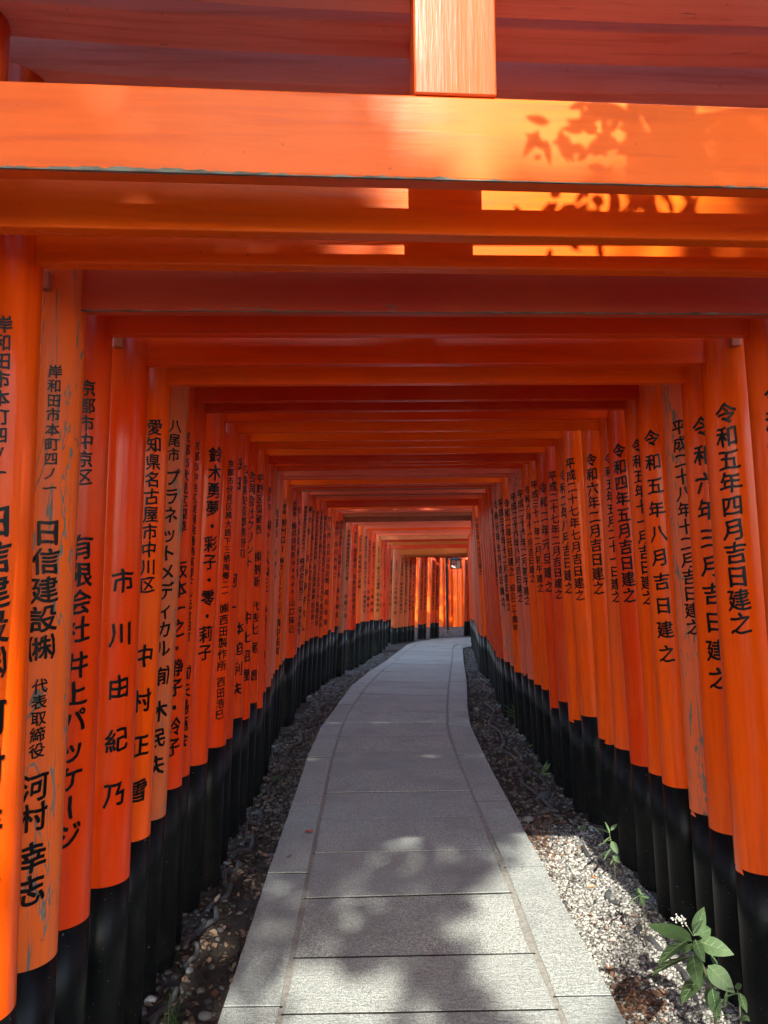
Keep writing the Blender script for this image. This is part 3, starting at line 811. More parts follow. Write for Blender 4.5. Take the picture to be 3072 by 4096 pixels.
# the last gates swing round the bend: left pillars as measured, right pillars round the inside of the bend
EXTRA = [('g44', 1599, 2220, 20.75, 2245), ('g45', 1621, 2227, 21.0, 2245), ('g46', 1638, 2228, 21.2, 2245), ('g47', 1652, 2228, 21.4, 0), ('g48', 1664, 2230, 21.55, 0),
         ('g49', 1697, 2226, 21.95, 0), ('g50', 1709, 2226, 22.1, 0), ('g51', 1742, 2229, 22.35, 0), ('g52', 1758, 2231, 22.45, 0), ('g53', 1871, 2232, 22.75, 0), ('g54', 1889, 2234, 22.7, 0)]
lastB = solved[-1][2]
for k, (n, px, py, dd, _) in enumerate(EXTRA):
    rv = ray(px, py); A = CAM + rv * (dd / rv[1])
    kk = k + 1
    B = np.array((lastB[0] + .15 + .155 * kk, lastB[1] - .02 + .055 * kk, A[2]))
    solved.append([n, A, B, (n, px, py, 0, 0, None, None, None, None)])
pos_y = [((s[1] + s[2]) / 2) for s in solved]
LINT = {}
count = 0
for i, (n, A, B, g) in enumerate(solved):
    def sp(j, w): 
        if j < 0 or j >= len(solved): return 9
        return math.hypot(*(solved[j][w][:2] - solved[i][w][:2]))
    rl = min(.096, max(.062, .49 * min(sp(i - 1, 1), sp(i + 1, 1))))
    rr_ = min(.096, max(.062, .49 * min(sp(i - 1, 2), sp(i + 1, 2))))
    count += 1
    cols = COLR.get(n, (RE, .8, (.70, .07, .012), .9, RE, .8))
    if n in ('g44', 'g45', 'g46'): cols = (OB, .7, (.55, .11, .03), .6, RE, .8)
    if n in ('g49', 'g50', 'g51', 'g52'): cols = (RE, .9, (.75, .075, .012), 1, RE, .9)
    gate = make_gate(i, n, A, B, g[5], g[6], g[7], g[8], .09, cols, TL.get(n), TR.get(n), rl=rl, rrt=rr_)
    key = min(CN, key=lambda c: sum(abs(a - b) for a, b in zip(c, cols[0])))
    d = TR.get(n)
    if d and n != 'g4': lab = f'{CN[key]} torii gate, {ordinal(i + 1)} from the front, right pillar lettered {d[0][0]}'
    elif i > 43: lab = f'torii gate at the far bend, {ordinal(i + 1)} from the front, reddish pillars with black feet'
    else: lab = f'{CN[key]} torii gate, {ordinal(i + 1)} from the front, with black-footed round pillars'
    if n == 'g3': lab = 'torii gate, fourth from the front, its left pillar cracked and flaking with grey wood showing'
    if n == 'g0': lab = 'nearest torii gate, pale orange tie beam with leaf shadow and square strut overhead'
    props(gate, lab, 'torii gate', 'torii gates lining the path')
# ------------------------------------------------------------------ loose stones, leaves, edging
nrng = np.random.default_rng(11)
ICO = None
def rock_protos(n, sub, rough, seed):
    out = []
    r = random.Random(seed)
    for i in range(n):
        bm = bmesh.new()
        if sub == 0:
            bmesh.ops.create_cube(bm, size=1.6)
            for v in bm.verts: v.co *= r.uniform(.7, 1.25); v.co += Vector((r.uniform(-.25, .25), r.uniform(-.25, .25), r.uniform(-.2, .2)))
        else:
            bmesh.ops.create_icosphere(bm, subdivisions=sub, radius=1)
            for v in bm.verts: v.co *= 1 + r.uniform(-rough, rough)
        bmesh.ops.triangulate(bm, faces=bm.faces)
        out.append((np.array([v.co[:] for v in bm.verts]), np.array([[v.index for v in f.verts] for f in bm.faces]))); bm.free()
    return out
def scatter_mesh(name, protos, P, sc, flat, mat, smooth=False, tilt=.5):
    """P: n x 3 positions, sc: sizes; one mesh"""
    V, T, off = [], [], 0
    n = len(P); yaw = nrng.uniform(0, 6.283, n); tx = nrng.normal(0, tilt, n); asp = nrng.uniform(.65, 1.0, n); pick = nrng.integers(0, len(protos), n)
    for i in range(n):
        v, t = protos[pick[i]]
        v = v * np.array((sc[i], sc[i] * asp[i], sc[i] * flat))
        c, s = math.cos(tx[i]), math.sin(tx[i]); v = np.stack([v[:, 0], v[:, 1] * c - v[:, 2] * s, v[:, 1] * s + v[:, 2] * c], 1)
        c, s = math.cos(yaw[i]), math.sin(yaw[i]); v = np.stack([v[:, 0] * c - v[:, 1] * s, v[:, 0] * s + v[:, 1] * c, v[:, 2]], 1)
        V.append(v + P[i]); T.append(t + off); off += len(v)
    V = np.concatenate(V); T = np.concatenate(T)
    me = bpy.data.meshes.new(name); me.vertices.add(len(V)); me.vertices.foreach_set('co', V.ravel().astype('f4'))
    me.loops.add(T.size); me.loops.foreach_set('vertex_index', T.ravel().astype('i4'))
    me.polygons.add(len(T)); me.polygons.foreach_set('loop_start', (np.arange(len(T)) * T.shape[1]).astype('i4'))
    if smooth: me.polygons.foreach_set('use_smooth', np.ones(len(T), dtype=bool))
    me.update(calc_edges=True); me.validate(); me.materials.append(mat)
    return link(name, me)
def strip_points(side, y0, y1, density, bias=None, w=.42, x_in=.02):
    """random points between slab edge and pillars"""
    out = []
    area = (y1 - y0) * w; n = int(area * density)
    for _ in range(n):
        y = nrng.uniform(y0, y1); u = nrng.uniform(0, 1)
        if bias and nrng.uniform() > bias(y, u): continue
        e = xof(LOL if side < 0 else LOR, y)
        x = e + side * (x_in + u * w); out.append((x, y, zg(x, y)))
    return np.array(out) if out else np.zeros((0, 3))
chips = rock_protos(10, 0, 0, 3); pebs = rock_protos(8, 2, .06, 4); pebs1 = rock_protos(8, 1, .08, 5)
# right side: crushed pale gravel near, river pebbles farther on
def f_right(y, u): return 1.0 if y < 4.4 else max(0, 1 - (y - 4.4) / .7)
P = strip_points(1, 1.6, 5.2, 12500, f_right, w=.46)
P[:, 2] += nrng.uniform(-.004, .010, len(P))
props(scatter_mesh('crushed_gravel', chips, P, nrng.uniform(.0045, .0095, len(P)), .75, M_GRAVEL, tilt=.8),
      'pale crushed gravel filling the right-hand margin near the front of the path', 'gravel', kind='stuff')
def f_rp(y, u): return (.25 if y < 4.6 else .9) * (.5 + .5 * math.sin(y * 3 + u * 5) ** 2)
P1 = strip_points(1, 2.0, 9.5, 900, f_rp, w=.44)
def f_lp(y, u): return .08 + .75 * (math.sin(y * 2.3 + 1) * .5 + .5) * u * u if y < 5 else .8
P2 = strip_points(-1, 1.6, 9.5, 1150, f_lp, w=.40)
P = np.concatenate([P1, P2]); sz = nrng.uniform(.008, .022, len(P)); P[:, 2] += sz * .3
props(scatter_mesh('river_pebbles', pebs1, P, sz, .6, M_PEBBLE, True, .25), 'grey river pebbles along both margins of the slab path', 'pebbles', kind='stuff')
P = np.concatenate([strip_points(s, 9.5, 18.9, 420, None, w=.5) for s in (-1, 1)] )
xs_ = nrng.uniform(.6, 4.0, 700); ys_ = nrng.uniform(21.3, 27, 700)
P = np.concatenate([P, np.array([(x, y, zg(x, y)) for x, y in zip(xs_, ys_)])])
sz = nrng.uniform(.014, .03, len(P)); P[:, 2] += sz * .3
props(scatter_mesh('distant_pebbles', rock_protos(6, 1, .1, 6), P, sz, .6, M_PEBBLE, False, .3), 'pebbles along the margins farther down the path', 'pebbles', kind='stuff')
# grit in the dark soil of the left margin
P = strip_points(-1, 1.6, 6.5, 5200, lambda y, u: .5, w=.42); P[:, 2] += .001
props(scatter_mesh('soil_crumbs', chips[:5], P, nrng.uniform(.002, .0065, len(P)), .8, M_SOIL, tilt=.8), 'crumbs of dark soil in the left margin', 'soil', kind='stuff')

def leaf_shape(L, Wd, nu=6, curl=.25, fold=.25, bend=.3):
    """vertices and faces of one leaf along +y, folded on the midrib"""
    vs, fs = [], []
    for i in range(nu + 1):
        t = i / nu; w = Wd * (math.sin(math.pi * (t ** .85)) ** .8) * (1 - .25 * t) if 0 < t < 1 else 0.0008
        z = -bend * L * t * t
        for s in (-1, -.5, 0, .5, 1): vs.append((s * w, L * t, z + abs(s) * w * fold - curl * w * s * s * .5))
    for i in range(nu):
        for k in range(4):
            a = i * 5 + k; fs.append((a, a + 1, a + 6, a + 5))
    return vs, fs
def rib_shape(L, Wd, nu=6, bend=.3, fold=.25):
    vs, fs = tube([(0, L * i / nu, -bend * L * (i / nu) ** 2 + .0012) for i in range(nu + 1)], [.0016 * (1 - .8 * i / nu) for i in range(nu + 1)], 4)
    for k in range(1, 5):
        for s in (-1, 1):
            t = k / 5.5; t2 = min(t + .13, .97); w = Wd * .72 * math.sin(math.pi * (t2 ** .85)) ** .8 * (1 - .25 * t2)
            v2, f2 = tube([(0, L * t, -bend * L * t * t + .001), (s * w, L * t2, -bend * L * t2 * t2 + w * fold * .8 + .001)], [.0008, .0003], 3)
            vs, fs = merge([(vs, fs), (v2, f2)])
    return vs, fs
# mass of small fallen leaves
def leaf_litter(name, pts, size, mat, label, big=1):
    protos = []
    for k in range(6):
        r = random.Random(k + 50)
        vs, fs = leaf_shape(1.0, r.uniform(.25, .4), 3, r.uniform(-.5, .9), r.uniform(-.3, .7), r.uniform(-.5, .5))
        v = np.array(vs); v[:, 1] -= .5
        t = np.array([(a, b, c) for a, b, c, d in fs] + [(a, c, d) for a, b, c, d in fs]); protos.append((v, t))
    o = scatter_mesh(name, protos, pts, size, .9, mat, False, .45); props(o, label, 'leaf litter', kind='stuff'); return o
P = np.concatenate([strip_points(-1, 1.8, 19, 560, lambda y, u: .35 + .65 * (1 - u), w=.40, x_in=.01), strip_points(1, 3.5, 19, 170, None, w=.42)])
P[:, 2] += nrng.uniform(.004, .016, len(P))
leaf_litter('leaf_litter', P, nrng.uniform(.022, .050, len(P)), M_DRY, 'dry brown leaf litter over the soil beside the slabs')
# two drifts of rust brown needles against the right edge
Q = []
for cxp, cyp, n, sx, sy in ((hit(2160, 3380, -.07)[0], hit(2160, 3380, -.07)[1], 260, .05, .13), (hit(2190, 3290, -.07)[0], hit(2190, 3290, -.07)[1], 130, .06, .09), (hit(2560, 4020, -.07)[0], hit(2560, 4020, -.07)[1], 420, .07, .07)):
    for _ in range(n):
        x, y = nrng.normal(cxp, sx), nrng.normal(cyp, sy)
        if x > xof(LOR, y) + .01: Q.append((x, y, zg(x, y) + nrng.uniform(.006, .02)))
Q = np.array(Q)
leaf_litter('needle_litter', Q, nrng.uniform(.015, .04, len(Q)), M_RUST, 'rust brown flakes of litter drifted against the right edge slabs')

# fallen leaves that lie singly
def ground_px(px, py, dz): 
    p = hit(px, py, dz); return p
single = [('fallen_leaf', 838, 3735, -.12, .062, 'curled tan fallen leaf lying left of the path, largest one near the cable', (.34,.24,.16)),
 ('fallen_leaf', 860, 3620, -.12, .05, 'pale fallen leaf standing up among pebbles on the left margin', (.42,.33,.25)),
 ('fallen_leaf', 975, 3535, -.12, .045, 'narrow pale fallen leaf near the left slab edge', (.40,.34,.24)),
 ('fallen_leaf', 1068, 3440, -.12, .045, 'pinkish brown fallen leaf against the left slab edge', (.33,.17,.12)),
 ('fallen_leaf', 858, 4000, -.12, .045, 'russet fallen leaf low on the left margin beside the slab', (.20,.08,.045)),
 ('fallen_leaf', 1010, 3325, -.12, .05, 'tan fallen leaf on the left margin beyond the cable bend', (.36,.26,.18)),
 ('fallen_leaf', 1143, 3434, .0, .04, 'small brown fallen leaf lying on the left edge slabs', (.22,.12,.07)),
 ('fallen_leaf', 1620, 3590, .0, .03, 'small tan leaf caught in the cross joint of the middle slabs', (.32,.22,.13)),
 ('fallen_leaf', 2625, 3940, -.07, .05, 'round brown fallen leaf on the pale gravel near the big plant', (.17,.10,.05)),
 ('fallen_leaf', 2345, 3560, -.07, .05, 'tan fallen leaf on the sunlit gravel', (.48,.30,.15)),
 ('fallen_leaf', 2440, 3775, -.07, .04, 'pinkish fallen leaf on shaded gravel beside the right slabs', (.42,.30,.24)),
 ('fallen_leaf', 2435, 3880, -.07, .035, 'orange brown fallen leaf touching the right edge slab', (.36,.17,.10)),
 ('fallen_leaf', 2365, 3510, -.07, .035, 'small orange fallen leaf highest on the sunlit gravel', (.50,.22,.08))]
for k, (n, px, py, dz, L, lab, c) in enumerate(single):
    p = ground_px(px, py, dz); r = random.Random(k + 90)
    vs, fs = leaf_shape(L, L * r.uniform(.26, .42), 6, r.uniform(-.6, 1.2), r.uniform(0, .8), r.uniform(-.5, .4))
    m = simple_mat(f'dry_leaf_tone_{k}', tuple(v * .75 for v in c), c, 60, .65, .3, .001)
    z = max(p[2], (zg(p[0], p[1]) if dz < 0 else z_path(p[1]))) + (.012 if dz < 0 else .006)
    o = mesh_obj(n, vs, fs, m, smooth=True, M=Matrix.Translation((p[0], p[1], z)) @ Matrix.Rotation(r.uniform(0, 6.28), 4, 'Z') @ Matrix.Rotation(r.uniform(-.15, .15), 4, 'X'))
    props(o, lab, 'leaf', 'single fallen leaves on the ground')
# red maple leaf on the left slab
mp = hit(1235, 3330, .0); pts = []
for k in range(14):
    a = 2 * math.pi * k / 14; rr_ = .034 if k % 2 == 0 else .013
    pts.append((rr_ * math.cos(a), rr_ * math.sin(a), .006 * math.sin(a * 3)))
o = mesh_obj('maple_leaf', [(0, 0, .004)] + pts, [(0, k + 1, (k + 1) % 14 + 1) for k in range(14)], simple_mat('maple_red', (.22, .03, .02), (.38, .08, .04), 60, .6, .2, .001), M=Matrix.Translation((mp[0], mp[1], z_path(mp[1]) + .007)))
props(o, 'small red maple leaf lying on the left edge slabs', 'leaf', 'single fallen leaves on the ground')
# stones that stand out
for k, (px, py, dz, s, lab, c) in enumerate([(597, 3998, -.12, .030, 'pale oval pebble at the foot of the left pillars, nearest to the front', (.50,.49,.47)), (760, 3885, -.12, .024, 'grey speckled pebble beside the grass tuft', (.16,.17,.18)),
   (905, 3450, -.12, .022, 'blue-grey pebble pair beside the left cable', (.17,.18,.20)), (2458, 3905, -.07, .026, 'flat fawn stone half sunk in the pale gravel', (.30,.27,.23)), (2460, 3525, -.07, .026, 'dark grey stone at the shadow edge under the right pillars', (.10,.105,.11)),
   (2110, 3290, -.07, .045, 'large grey stone in the right margin beyond the sunlit gravel', (.15,.15,.145)), (1905, 2845, -.07, .05, 'flat pale stone in the right margin where the path bends', (.2,.2,.19)), (820, 4075, -.12, .03, 'grey pebble at the left slab corner in the foreground', (.18,.185,.18))]):
    p = hit(px, py, dz); v, t = pebs[k % 8]
    v = v * np.array((s, s * .72, s * .5))
    m = simple_mat(f'stone_tone_{k}', tuple(q * .75 for q in c), c, 30, .55, .3, .001)
    o = mesh_obj('pebble', v, t, m, smooth=True, M=Matrix.Translation((p[0], p[1], zg(p[0], p[1]) + s * .42)) @ Matrix.Rotation(k * 1.3, 4, 'Z'))
    props(o, lab, 'pebble', 'larger pebbles picked out on the ground')

# wavy rubber edging on both sides
def edging(pxs, dz, name, label, rad=.011):
    P0 = [hit(px, py, dz) for px, py in pxs]; pts = []
    for a, b, c, d in zip([P0[0]] + P0[:-2], P0[:-1], P0[1:], P0[2:] + [P0[-1]]):
        for k in range(8):
            t = k / 8
            q = .5 * ((2 * b) + (-a + c) * t + (2 * a - 5 * b + 4 * c - d) * t * t + (-a + 3 * b - 3 * c + d) * t ** 3)
            pts.append(q)
    out = []
    for i, q in enumerate(pts):
        x, y = q[0], q[1]; out.append((x, y, zg(x, y) + .012 + .010 * math.sin(i * .37)))
    # stands on edge: tall oval section
    vs, fs = tube(out, rad, 10)
    o = mesh_obj(name, vs, fs, M_HOSE, smooth=True); props(o, label, 'edging', 'wavy rubber edging strips beside the path'); return o
edging([(600,4130),(640,4060),(690,4000),(705,3965),(690,3945)], -.12, 'rubber_edging', 'short piece of grey wavy edging by the front left pillars', .013)
edging([(735,3870),(780,3840),(790,3800),(775,3790)], -.12, 'rubber_edging', 'hooked piece of grey edging just beyond the grass tuft', .012)
edging([(740,3800),(760,3755),(800,3720),(850,3690),(868,3660),(862,3630)], -.12, 'rubber_edging', 'long grey edging strip lying among pebbles left of the slabs', .014)
edging([(830,3640),(870,3600),(915,3570),(925,3545),(900,3530),(905,3490),(945,3470),(955,3450)], -.12, 'rubber_edging', 'wavy grey edging with a double bend at the left margin', .013)
edging([(925,3430),(960,3400),(1005,3385),(1010,3350),(985,3345),(990,3300),(1040,3285),(1045,3260),(1020,3250)], -.12, 'rubber_edging', 'wavy grey edging strip in the leafy part of the left margin', .012)
pl_ = []
for k in range(26):
    y = 5.7 + k * .36; pl_.append((xof(LOL, y) - .22 - .05 * math.sin(k * 2.2), y))
pr_ = [(xof(LOR, 5.2 + k * .33) + .24 + .05 * math.sin(k * 2.0 + 1), 5.2 + k * .33) for k in range(22)]
for arr, lab in ((pl_, 'grey wavy edging running on along the left pillars into the distance'), (pr_, 'grey wavy edging running on along the right pillars into the distance')):
    pts = []
    for i in range(len(arr) - 1):
        for t in (0, .25, .5, .75):
            x = arr[i][0] + (arr[i + 1][0] - arr[i][0]) * (3 * t * t - 2 * t ** 3); y = arr[i][1] + (arr[i + 1][1] - arr[i][1]) * t
            pts.append((x, y, zg(x, y) + .016))
    vs, fs = tube(pts, .013, 8); o = mesh_obj('rubber_edging', vs, fs, M_HOSE, smooth=True); props(o, lab, 'edging', 'wavy rubber edging strips beside the path')
edging([(2160,3120),(2195,3160),(2180,3195),(2150,3210),(2180,3240),(2240,3260)], -.07, 'rubber_edging', 'S-shaped grey edging lying in the right margin past the sunlit gravel', .012)
edging([(2060,3010),(2085,3040),(2070,3065),(2110,3080),(2120,3110),(2105,3120)], -.07, 'rubber_edging', 'small wavy grey edging farther along the right margin', .012)
edging([(2330,3400),(2350,3430),(2380,3455),(2400,3470)], -.07, 'rubber_edging', 'straight pale edging piece at the edge of the sunlit gravel', .012)
edging([(2440,3585),(2430,3605),(2450,3625),(2480,3640)], -.07, 'rubber_edging', 'curled grey edging end beside the small bright plant', .012)
edging([(2560,3720),(2550,3745),(2580,3765),(2620,3790),(2700,3870),(2760,3960),(2800,4060)], -.07, 'rubber_edging', 'grey edging strip running behind the big leafy plant', .012)
# ------------------------------------------------------------------ plants
def leaf_part(parent, base, tip, width, mat=M_LEAF, ribs=True, roll=0.0, bend=.2):
    base = Vector(base); tip = Vector(tip); d = tip - base; L = d.length
    y = d.normalized(); x = y.cross(Vector((0, 0, 1)))
    x = x.normalized() if x.length > 1e-3 else Vector((1, 0, 0))
    z = x.cross(y).normalized()
    R = Matrix.Rotation(roll, 3, y); x = R @ x; z = R @ z
    M = Matrix.Identity(4)
    for i in range(3): M[i][0] = x[i]; M[i][1] = y[i]; M[i][2] = z[i]; M[i][3] = base[i]
    vs, fs = leaf_shape(L, width, 8, .3, .22, bend)
    o = mesh_obj('leaf', vs, fs, mat, parent, True, M)
    if ribs:
        v2, f2 = rib_shape(L, width, 6, bend); mesh_obj('leaf_rib', v2, f2, M_RIB, o, M=M)
    return o
def plant(name, base, label, cat, group=None):
    e = empty(name, Matrix.Translation(base)); props(e, label, cat, group); return e
def px_at(px, py, y):
    r = ray(px, py); return V3(CAM + r * (y / r[1]))
def stem_part(root, pts, r=.003):
    vs, fs = tube(pts, [r * (1 - .5 * i / (len(pts) - 1)) for i in range(len(pts))], 6); return mesh_obj('stem', vs, fs, M_STEM, root, True)
zoom7 = lambda x, y: (2200 + x * .5406, 2900 + y * .5406)
# big plant in front of the right pillars
Yb = 2.72
b = px_at(*zoom7(1255, 2140), Yb); b.z = zg(b.x, b.y) - .01
big = plant('pokeweed_plant', b, 'large broad-leaved green plant with white blossom spike at the lower right corner', 'plant', 'weeds growing at the pillar feet')
n0 = px_at(*zoom7(1065, 1600), Yb - .06); n1 = px_at(*zoom7(1120, 1760), Yb - .04); n2 = px_at(*zoom7(1190, 1920), Yb - .02)
stem_part(big, [b, n2, n1, n0], .007)
for bx, by, tx, ty, w, dy, dt, roll in [
  (1050,1600,705,1415,70,-.05,-.06,.5),(1010,1600,785,1715,62,-.08,-.14,-.3),(1030,1715,735,1780,62,-.08,-.14,-.2),(1065,1560,1160,1340,50,-.02,.05,.3),
  (1060,1540,1115,1440,28,-.04,-.04,.2),(1100,1600,1350,1685,62,-.04,-.10,.3),(1075,1590,1130,1735,38,-.1,-.14,0),(1060,1700,1085,1915,62,-.10,-.16,0),
  (1095,1550,1210,1500,50,.04,.07,.4),(1120,1860,960,2010,70,-.06,-.13,-.3),(1170,1780,1360,1975,68,-.04,-.1,.3),(1200,1950,1235,2180,48,-.05,-.1,0),(1050,1620,975,1680,45,.05,.06,0),(1230,1790,1200,1690,30,.05,.06,0),(1130,1880,1180,1800,40,.06,.08,0),(1180,1930,1160,2080,26,.04,.04,0),(1200,1990,1300,2060,22,.04,.02,0)]:
    pb = px_at(*zoom7(bx, by), Yb + dy * .6); pt = px_at(*zoom7(tx, ty), Yb + dt)
    leaf_part(big, pb, pt, w * .5406 / F * Yb * 1.12, roll=roll + .55, bend=.16)
# blossom spike
q0 = px_at(*zoom7(1060, 1560), Yb - .07); q1 = px_at(*zoom7(915, 1440), Yb - .1); sp = [q0.lerp(q1, t) + Vector((0, 0, .02 * math.sin(t * 3))) for t in (0, .25, .5, .75, 1)]
vs, fs = tube(sp, .0012, 5); mesh_obj('flower_stalk', vs, fs, M_RIB, big)
parts_ = []
rr = random.Random(3)
for k in range(34):
    t = rr.uniform(.35, 1.0); c = sp[0].lerp(sp[4], t) + Vector((0, 0, .02 * math.sin(t * 3))) + Vector((rr.gauss(0, .006), rr.gauss(0, .006), rr.gauss(0, .006)))
    v, f = pebs1[0]; parts_.append(((v * .0028 + np.array(c)).tolist(), f.tolist()))
vs, fs = merge(parts_); props(mesh_obj('blossoms', vs, fs, M_FLOWER, big), kind='stuff')
# vine behind it and other corner leaves
b = px_at(*zoom7(1420, 2150), 2.62); b.z = zg(b.x, b.y)
vine = plant('creeper', b, 'dark ivy-like creeper at the foot of the front right pillar', 'plant', 'weeds growing at the pillar feet')
stem_part(vine, [b, px_at(*zoom7(1400, 2020), 2.64), px_at(*zoom7(1385, 1960), 2.66)], .003)
for bx, by, tx, ty, w in ((1390,1990,1280,2000,32),(1400,1960,1380,1885,28),(1405,1985,1452,2120,30),(1330,2150,1120,2150,34),(1440,2190,1415,2140,26),(1430,2150,1470,2180,24),(1310,1970,1290,2080,18)):
    leaf_part(vine, px_at(*zoom7(bx, by), 2.62), px_at(*zoom7(tx, ty), 2.56), w * .5406 / F * 2.62, roll=.5, bend=.1)
# smaller plants along the right pillars
def small_plant(name, base_px, Y, leaves, label, z7=True, stem=None):
    T = zoom7 if z7 else (lambda x, y: (x, y))
    b = px_at(*T(*base_px), Y); b.z = zg(b.x, b.y) - .005
    e = plant(name, b, label, 'plant', 'weeds growing at the pillar feet')
    if stem: stem_part(e, [b] + [px_at(*T(*s), Y) for s in stem], .003)
    for bx, by, tx, ty, w, dd in leaves:
        leaf_part(e, px_at(*T(bx, by), Y), px_at(*T(tx, ty), Y + dd), w * (.5406 if z7 else 1) / F * Y, roll=.5, bend=.15)
    return e
small_plant('sprouting_weed', (485, 1040), 4.1, [(440,800,305,730,20,-.05),(440,795,415,712,18,.03),(450,780,500,722,16,.03),(445,830,385,870,24,-.05),(455,850,345,880,20,-.03),(455,860,500,950,28,-.05),
   (460,920,355,960,16,0),(465,905,385,985,28,-.06),(470,960,515,1020,24,-.04),(475,990,440,1030,16,-.03)], 'tall slender weed with paired leaves at the right pillars beyond the sunlit gravel', stem=[(470,960),(450,860),(440,800)])
small_plant('seedling', (705, 1390), 3.45, [(670,1260,515,1195,22,-.04),(670,1265,565,1300,26,-.08),(670,1258,655,1200,20,.02),(672,1255,692,1240,16,.03),(675,1270,732,1275,16,-.03),(672,1270,690,1325,20,-.08),(668,1262,600,1225,24,-.05)],
   'low bright green seedling on gravel between the pillar feet and sunlit patch', stem=[(690,1320),(672,1265)])
small_plant('low_weed', (240, 790), 4.75, [(240,770,200,750,12,0),(240,770,245,735,12,.02),(240,770,275,745,12,0),(240,775,205,775,10,-.03),(240,775,270,770,10,-.03)], 'tiny rosette weed at the shadow edge under the right pillars')
small_plant('leafy_weed', (2170, 3150), 6.0, [(2170,3090,2120,3060,9,-.05),(2170,3090,2150,3045,9,.02),(2172,3090,2200,3050,10,.03),(2170,3100,2125,3110,9,-.06),(2170,3100,2205,3090,10,-.04),(2170,3110,2140,3140,9,-.08),(2172,3110,2200,3125,9,-.05),(2170,3095,2185,3040,8,0)],
   'leafy weed leaning out from the right pillars halfway along', z7=False, stem=[(2170,3090)])
small_plant('fern_sprig', (2060, 2890), 7.4, [(2055,2850,2010,2808,5,-.05),(2055,2850,2025,2820,5,-.03),(2056,2860,2018,2835,5,-.05),(2056,2870,2022,2850,5,-.05),(2057,2850,2050,2812,5,0)], 'feathery sprig against the right pillars near the bend', z7=False, stem=[(2055,2850)])
small_plant('small_weed', (2115, 3010), 6.5, [(2115,2990,2095,2975,6,-.03),(2115,2990,2130,2975,6,0),(2115,2990,2112,2965,6,0)], 'small weed behind pebbles on the right before the bend', z7=False)
# grass tuft, left
bt = px_at(690, 3920, 3.05); bt.z = zg(bt.x, bt.y)
tuft = plant('grass_tuft', bt, 'tuft of thin green grass at the foot of the left pillars', 'plant', 'weeds growing at the pillar feet')
rr = random.Random(21); parts_ = []
for k in range(46):
    a = rr.uniform(0, 6.28); rch = rr.uniform(.02, .10); h = rr.uniform(.05, .14)
    bx = Vector((bt.x + rr.gauss(0, .015), bt.y + rr.gauss(0, .015), bt.z)); d = Vector((math.cos(a), math.sin(a), 0)); sd_ = Vector((-d.y, d.x, 0)) * rr.uniform(.0012, .0028)
    vs, fs = [], []
    for i in range(6):
        t = i / 5; p = bx + d * rch * t * t + Vector((0, 0, h * (t - .35 * t * t * rch / .06))); w = 1 - t * .95
        vs += [p - sd_ * w, p + sd_ * w]
        if i: fs.append((2 * i - 2, 2 * i - 1, 2 * i + 1, 2 * i))
    parts_.append((vs, fs))
vs, fs = merge(parts_); props(mesh_obj('blades', vs, fs, M_LEAF, tuft), kind='stuff')
def bush_px(px, py, Y, label, sz, n):
    b = px_at(px, py, Y); b.z = zg(b.x, b.y); e = plant('small_weed', b, label, 'plant', 'weeds growing at the pillar feet'); r = random.Random(px)
    for k in range(n):
        a = 6.28 * k / n + r.uniform(-.3, .3); q = b + Vector((0, 0, sz * .2)); t = b + Vector((math.cos(a) * sz, math.sin(a) * sz, sz * r.uniform(.5, 1.2)))
        leaf_part(e, q, t, sz * .22, roll=r.uniform(-.4, .4), ribs=False)
bush_px(1105, 3060, 6.2, 'small green weed by the left pillars where the path begins to bend', .07, 9)
bush_px(1010, 3150, 5.6, 'dim little weed among pebbles at the left pillar feet', .05, 7)
bush_px(640, 3560, 4.4, 'single dark leaf sprout poking between the left pillars', .06, 4)
# ------------------------------------------------------------------ what shows through the opening at the far bend
# a second row of gates seen from its side, standing in the sun
def px_g(px, y):
    r = ray(px, 2537); return CAM + r * (y / r[1])
rowpx = [1622, 1638, 1653, 1668, 1684, 1700, 1716, 1733, 1752, 1768, 1790, 1808, 1826, 1843, 1860]
for k, px in enumerate(rowpx):
    y = 26.2 + .12 * math.sin(k * 1.9); p = px_g(px, y)
    A = np.array((p[0], y, p[2] + 2.35)); zpaint = float(px_at(px, 2514, y).z)
    ex_ = np.array((.10, 1.0, 0)); B = A + ex_ / np.linalg.norm(ex_) * 1.9
    gt = make_gate(60 + k, 'far', A, B, None, zpaint, None, zpaint, .085, ((.84,.12,.008), .95, (.84,.11,.006), .95, (.84,.12,.008), .95), None, None, lintel_len=-.1)
    props(gt, f'sunlit torii gate of the second row beyond the bend, {ordinal(k + 1)} from its left end', 'torii gate', 'torii gates of the second row beyond the bend')
# lantern post with a stone foot
q = px_at(1791, 2545, 22.9); zf = zg(q.x, q.y)
lp = empty('lantern_post', Matrix.Translation((q.x, q.y, zf))); props(lp, 'slim black lantern post on a square stone foot at the end of the path', 'lamp post')
bm = box_bm(q.x - .075, q.x + .075, q.y - .075, q.y + .075, zf - .03, zf + .17, .012, 2); link('stone_foot', bm_mesh('stone_foot', bm, M_GREY), lp)
bm = box_bm(q.x - .036, q.x + .036, q.y - .036, q.y + .036, zf + .17, zf + 2.35, .006, 1); link('post', bm_mesh('post', bm, M_DARKMETAL), lp)
l0 = px_at(1823, 2256, 22.9)
bm = box_bm(q.x, l0.x + .1, q.y - .02, q.y + .02, l0.z + .17, l0.z + .20, .003); link('arm', bm_mesh('arm', bm, M_DARKMETAL), lp)
ln = empty('hanging_lantern', Matrix.Translation((l0.x, l0.y, l0.z))); props(ln, 'black framed box lantern with two white paper panels hanging at the end of the tunnel', 'lantern')
hw, hh = .145, .115
